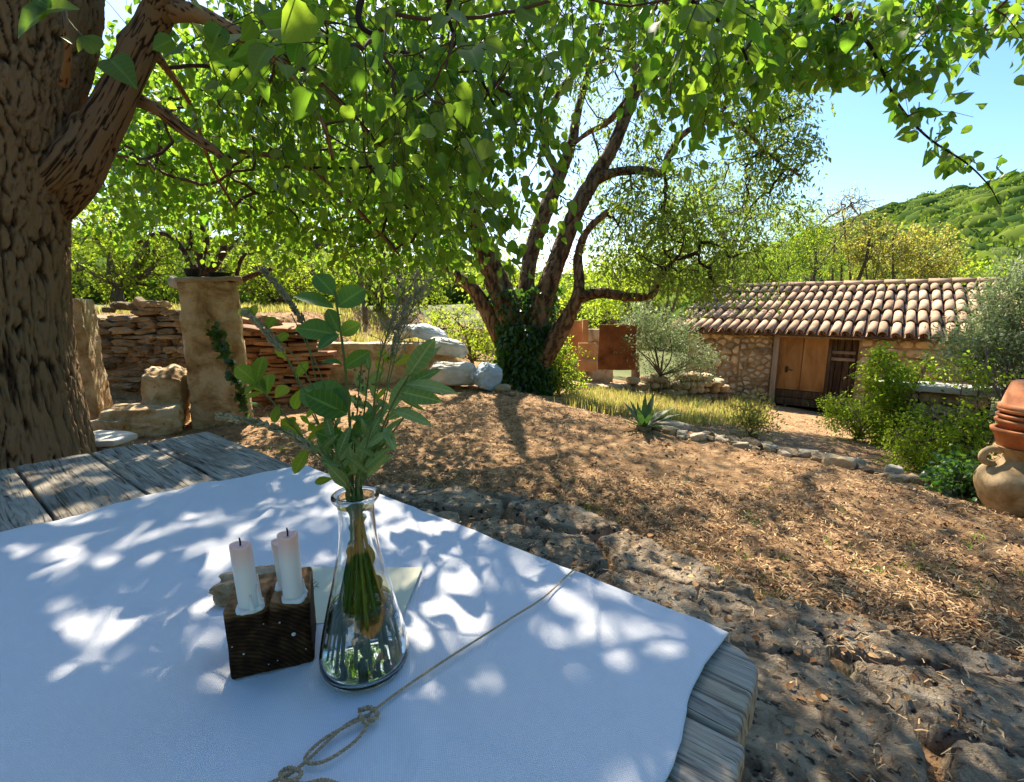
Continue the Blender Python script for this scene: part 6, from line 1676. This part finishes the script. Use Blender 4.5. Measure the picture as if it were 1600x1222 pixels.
sprig('small_leaf_branch', 'thin branch with small rounded leaves reaching far left from the vase', [(545, 762, .0), (520, 735, -.01), (495, 705, -.01), (470, 680, -.015), (450, 655, -.02), (430, 632, -.02), (412, 612, -.025), (400, 598, -.03)], .0014,
      [(402, 602, 377, 612, 0, 1.3), (400, 600, 408, 556, 0, 1.2), (410, 608, 366, 566, 0, 1.1), (416, 615, 395, 590, .01, 1.3), (418, 618, 415, 580, .01, 1.5), (430, 622, 448, 600, .01, 1.7), (436, 632, 425, 658, -.01, 1.5), (412, 614, 380, 618, 0, .7), (458, 668, 452, 648, .01, 1.4), (474, 683, 440, 655, -.01, 1.2), (478, 690, 518, 655, .01, .8), (485, 697, 456, 735, -.02, 1.15), (496, 706, 472, 690, .01, 1.2), (520, 748, 492, 752, -.01, 1.2)], 'obt', foot=(.032, 3.4))
sprig('small_leaf_branch', 'second thin rounded leaf branch behind, leaning left', [(548, 760, .015), (525, 715, .02), (500, 670, .025), (480, 630, .03), (462, 590, .03), (448, 560, .03)], .0013,
      [(448, 562, 430, 540, 0, 1.2), (462, 592, 478, 565, 0, 1.2), (470, 608, 455, 640, 0, 1.2), (485, 640, 505, 612, 0, 1.2), (495, 660, 478, 672, 0, 1.1), (512, 690, 530, 668, 0, 1.2), (478, 628, 500, 600, 0, 1.2)], 'obt', foot=(.036, 2.5))
rg_ = random.Random(3)
def stalk(label, pts, leaves, name='sage_stalk', r=.0016, foot=None, kind='lance', mat='stem', extra=None):
    return sprig(name, label, pts, r, leaves, kind, mat, foot=foot, extra=extra)
stalk('sage sprig with long grey green leaves fanning to the right', [(565, 758, .0), (580, 720, -.01), (592, 685, -.015), (605, 650, -.02), (622, 615, -.02), (640, 585, -.02)],
      [(636, 590, 678, 528, -.01, 1.3), (640, 590, 688, 536, .01, .6), (634, 600, 712, 606, -.02, .85), (625, 612, 686, 625, -.02, 1.2), (628, 606, 690, 572, .01, .8), (612, 640, 674, 658, -.02, .85), (610, 645, 632, 583, .0, 1.0), (604, 655, 640, 635, 0, 1.2), (600, 668, 618, 700, -.02, 1.1), (592, 690, 588, 655, .01, 1.1), (620, 618, 665, 642, .0, .5)], foot=(.034, .2))
stalk('pale sage sprig with narrow folded leaves in the lower middle', [(560, 760, -.012), (566, 725, -.018), (574, 690, -.02), (580, 660, -.02)],
      [(562, 722, 574, 680, -.005, 1.4), (570, 700, 606, 672, -.01, 1.1), (575, 690, 590, 650, 0, 1.2), (568, 735, 600, 700, -.01, 1.0), (556, 740, 545, 700, -.01, 1.2), (566, 716, 612, 660, .01, .8)], foot=(.028, 5.2))
stalk('sage sprig with drooping pale leaves at the left of the mouth', [(545, 763, -.012), (535, 735, -.02), (525, 705, -.02), (516, 680, -.02)],
      [(533, 728, 500, 722, -.005, 1.1), (546, 762, 512, 728, -.02, 1.2), (528, 712, 545, 665, 0, 1.1), (520, 690, 508, 650, 0, 1.2), (530, 722, 548, 690, 0, 1.1)], foot=(.030, 4.2))
stalk('sage sprig behind, with upright pale leaves near the centre', [(556, 758, .02), (560, 715, .03), (566, 670, .035), (572, 620, .035), (577, 575, .035)],
      [(577, 580, 570, 545, 0, 1.2), (574, 600, 600, 575, 0, 1.2), (570, 640, 545, 615, 0, 1.2), (568, 655, 595, 630, 0, 1.2), (562, 695, 590, 672, 0, 1.1), (560, 710, 538, 680, 0, 1.1), (572, 620, 555, 580, 0, 1.1)], foot=(.022, 2.0))
for i, (pp_, lb) in enumerate([([(558, 760, .0), (575, 700, .0), (583, 640, .0), (592, 570, .0), (606, 520, .0), (618, 485, .0), (632, 450, .0)], 'long thin upright grass stem with a feathery tip, left of the pair'), ([(562, 760, .01), (580, 700, .01), (598, 640, .01), (612, 580, .01), (624, 530, .01), (640, 490, .01), (662, 455, .01)], 'long thin grass stem with a feathery tip leaning right'), ([(550, 760, .02), (555, 690, .02), (560, 620, .02), (566, 560, .02)], 'short straight green stem with seed bumps behind the main sprig'), ([(560, 762, -.005), (585, 715, -.01), (610, 680, -.01), (640, 640, -.01), (668, 590, -.01)], 'thin green stem arching over the right leaves'), ([(545, 762, .0), (520, 690, .0), (495, 620, .0), (470, 570, .0), (440, 535, .0), (412, 505, .0)], 'straight pale stem of the left lavender spike'), ([(548, 762, .01), (532, 690, .01), (512, 620, .01), (495, 570, .01), (475, 530, .01), (455, 490, .01)], 'second straight pale stem crossing behind the leaves')]):
    def feather(root, q, b0, i=i):
        if i in (0, 1):
            A = Acc(); rg = np.random.default_rng(i + 40)
            k0 = int(len(q) * .74)
            for _ in range(60):
                k = rg.integers(k0, len(q)); a = q[k]; d = (q[-1] - q[k0]); d /= np.linalg.norm(d); e = a + d * rg.uniform(.008, .03) + rg.normal(size=3) * .009
                V, F = tube([a - b0, (a + e) / 2 - b0 + rg.normal(size=3) * .002, e - b0], [.0006, .0005, .0003], 4, False); A.add(V, F)
                V0, F0 = ICO[0]; A.add(V0 * (.0011, .0011, .002) + e - b0, F0)
            o = ob('seed_head', A.mesh('seed_head', M['spike']), root)
        if i == 2:
            A = Acc(); V0, F0 = ICO[1]
            for k in range(34): A.add(V0 * .0018 + q[-1 - int(k / 4)] - b0 + RNG.normal(size=3) * .003, F0)
            ob('seed_head', A.mesh('seed_head', M['stem']), root)
    sprig('grass_stem', lb, pp_, .0013 if i < 4 else .0011, [], 'lance', 'stem', extra=feather, foot=(random.uniform(.01, .042), random.uniform(0, 6.28)))
def spike(root, q, b0, pa, pb, rad, seed):
    rg = np.random.default_rng(seed); A = Acc(); ax = np.array([P(*p) for p in pa]); s = smooth_path(ax, 6); L = np.linalg.norm(np.diff(s, axis=0), axis=1).sum()
    V0, F0 = ICO[1]
    for _ in range(300):
        t = rg.random(); k = t * (len(s) - 1.001); i = int(k); c = s[i] * (1 - k + i) + s[i + 1] * (k - i)
        bump = .55 + .45 * abs(math.sin(t * math.pi * 6)); d = rg.normal(size=3); d /= np.linalg.norm(d)
        rr = rad * bump * (1 - .25 * t) * rg.uniform(.55, 1.0)
        T = s[i + 1] - s[i]; T /= np.linalg.norm(T) + 1e-9
        R3 = fr_face(d * .6 + T, d + .01)
        A.add((V0 * (.0011, .0026, .0009)) @ R3.T + c + d * rr - b0, F0, rg.random())
    ob('flower_spike', A.mesh('flower_spike', M['spike']), root)
    V, F = tube(s - b0, .0009, 6); ob('spike_axis', mesh('spike_axis', V, F, M['stem']), root)
rs = random.Random(21)
for lb, top, kd, n_, dz in [('short leafy sage sprig in the thick of the bouquet, left of the main stem', (515, 640), 'lance', 13, .012), ('short leafy sage sprig in the thick of the bouquet, right of the main stem', (590, 625), 'lance', 13, .005), ('low sage sprig with upturned narrow leaves just above the right rim', (610, 690), 'lance', 11, -.015), ('low sage sprig just above the left rim', (500, 700), 'lance', 10, -.012), ('slender leafy sprig standing behind the bouquet toward the sacks', (630, 600), 'lance', 12, .03), ('small leaved green sprig at the back left of the bouquet', (475, 650), 'obt', 12, .03), ('small leaved green sprig at the back right of the bouquet', (600, 560), 'obt', 12, .035)]:
    b_ = (556 + (top[0] - 555) * .08, 764)
    pts_ = [(b_[0], b_[1], dz), (b_[0] * .6 + top[0] * .4 , 764 - (764 - top[1]) * .4, dz), (b_[0] * .25 + top[0] * .75, 764 - (764 - top[1]) * .75, dz), (top[0], top[1], dz)]
    lv_ = []
    for k in range(n_):
        t = .12 + .88 * (k + .5) / n_; bx = b_[0] + (top[0] - b_[0]) * t; by = 764 - (764 - top[1]) * t
        sd_ = 1 if k % 2 else -1; L_ = rs.uniform(28, 50) * (1.1 - .35 * t) * (1 if kd == 'lance' else .62); an_ = math.radians(rs.uniform(18, 62)) * sd_
        lv_.append((bx, by, bx + math.sin(an_) * L_, by - math.cos(an_) * L_, rs.uniform(-.02, .02), rs.uniform(.6, .85)))
    sprig('leafy_sprig', lb, pts_, .0013, lv_, kd, 'stem', foot=(rs.uniform(.015, .042), rs.uniform(0, 6.28)))
for lb, st, pa, rad, lv in [('grey lavender like spike pointing up left, the highest one', [(545, 762, .02), (520, 690, .02), (500, 620, .02), (486, 560, .02), (474, 505, .02)], [(474, 505, BD + .02), (455, 475, BD + .02), (432, 445, BD + .02), (408, 420, BD + .02)], .0054, [(474, 508, 458, 515, 0, 1.5), (476, 512, 492, 505, 0, 1.4)]),
                        ('dark spike with small rounded leaves, below the highest one', [(540, 762, .0), (510, 690, .0), (480, 620, -.0), (455, 570, .0), (440, 548, .0)], [(440, 548, BD), (420, 525, BD), (398, 500, BD), (380, 486, BD)], .0050, [(400, 500, 372, 478, 0, 1.3), (415, 515, 428, 495, 0, 1.7), (432, 535, 448, 520, 0, 1.6), (395, 500, 395, 475, 0, 1.5)]),
                        ('thick grey spike lying almost level to the left above the table edge', [(542, 764, -.01), (520, 740, -.02), (500, 718, -.02), (484, 700, -.02)], [(484, 700, BD - .02), (450, 678, BD - .02), (410, 662, BD - .02), (372, 655, BD - .02), (340, 651, BD - .02)], .0062, []),
                        ('dark drooping seed spike right of the centre', [(560, 762, .02), (585, 690, .03), (600, 620, .03), (612, 560, .03)], [(612, 560, BD + .03), (618, 530, BD + .03), (628, 500, BD + .03), (640, 470, BD + .03), (668, 445, BD + .03)], .004, [(612, 565, 590, 545, 0, 1.3), (610, 570, 640, 555, 0, 1.3)])]:
    sprig('flower_spike_sprig', lb, st, .0013, lv, 'obt', 'stem', extra=lambda root, q, b0, pa=pa, rad=rad: spike(root, q, b0, pa, None, rad, int(pa[0][0])), foot=(random.uniform(.02, .042), random.uniform(0, 6.28)))
# leafy bits inside the neck and the water
lf = thing('submerged_sprig', 'leafy green sprig pushed down inside the vase into the water', 'sprig', (VC[0], VC[1], VZ + .02))
V, F = tube(smooth_path([(.005, -.01, 0), (.0, -.012, .06), (.003, -.006, .12), (.0, 0, .2)], 5), .0016, 7); ob('stem', mesh('stem', V, F, M['vasestem']), lf)
rg = np.random.default_rng(77)
for k in range(150):
    z = rg.uniform(.01, .185); rmax = np.interp(z + .02, [.01, .05, .085, .115, .145, .17, .21], [.044, .042, .033, .026, .020, .016, .0145]); L = rg.uniform(.016, .036) if z < .12 else rg.uniform(.016, .026)
    a = rg.uniform(0, 6.28); rr = rmax * rg.uniform(.0, .7)
    if z < .06 and rg.random() < .55: continue
    p = np.array((rr * math.cos(a), rr * math.sin(a), z)); d = np.array((math.cos(a + rg.normal() * .8) * .5, math.sin(a + rg.normal() * .8) * .5, rg.uniform(-.9, 1.0)))
    tip = p + d / np.linalg.norm(d) * L
    rt = math.hypot(tip[0], tip[1]); rm = np.interp(tip[2] + .02, [.01, .05, .085, .115, .145, .17, .21], [.044, .042, .033, .026, .020, .016, .0145]) 
    if rt > rm * .92 or tip[2] < -.008: continue
    Fm = fr_face(tip - p, (math.cos(a), math.sin(a) - .4, .2)); mt = np.eye(4); mt[:3, :3] = Fm * L; mt[:3, 3] = p
    ob('leaf', (OVALM, OBTM, LANCEM)[k % 3], lf, M=Matrix(mt.tolist()))
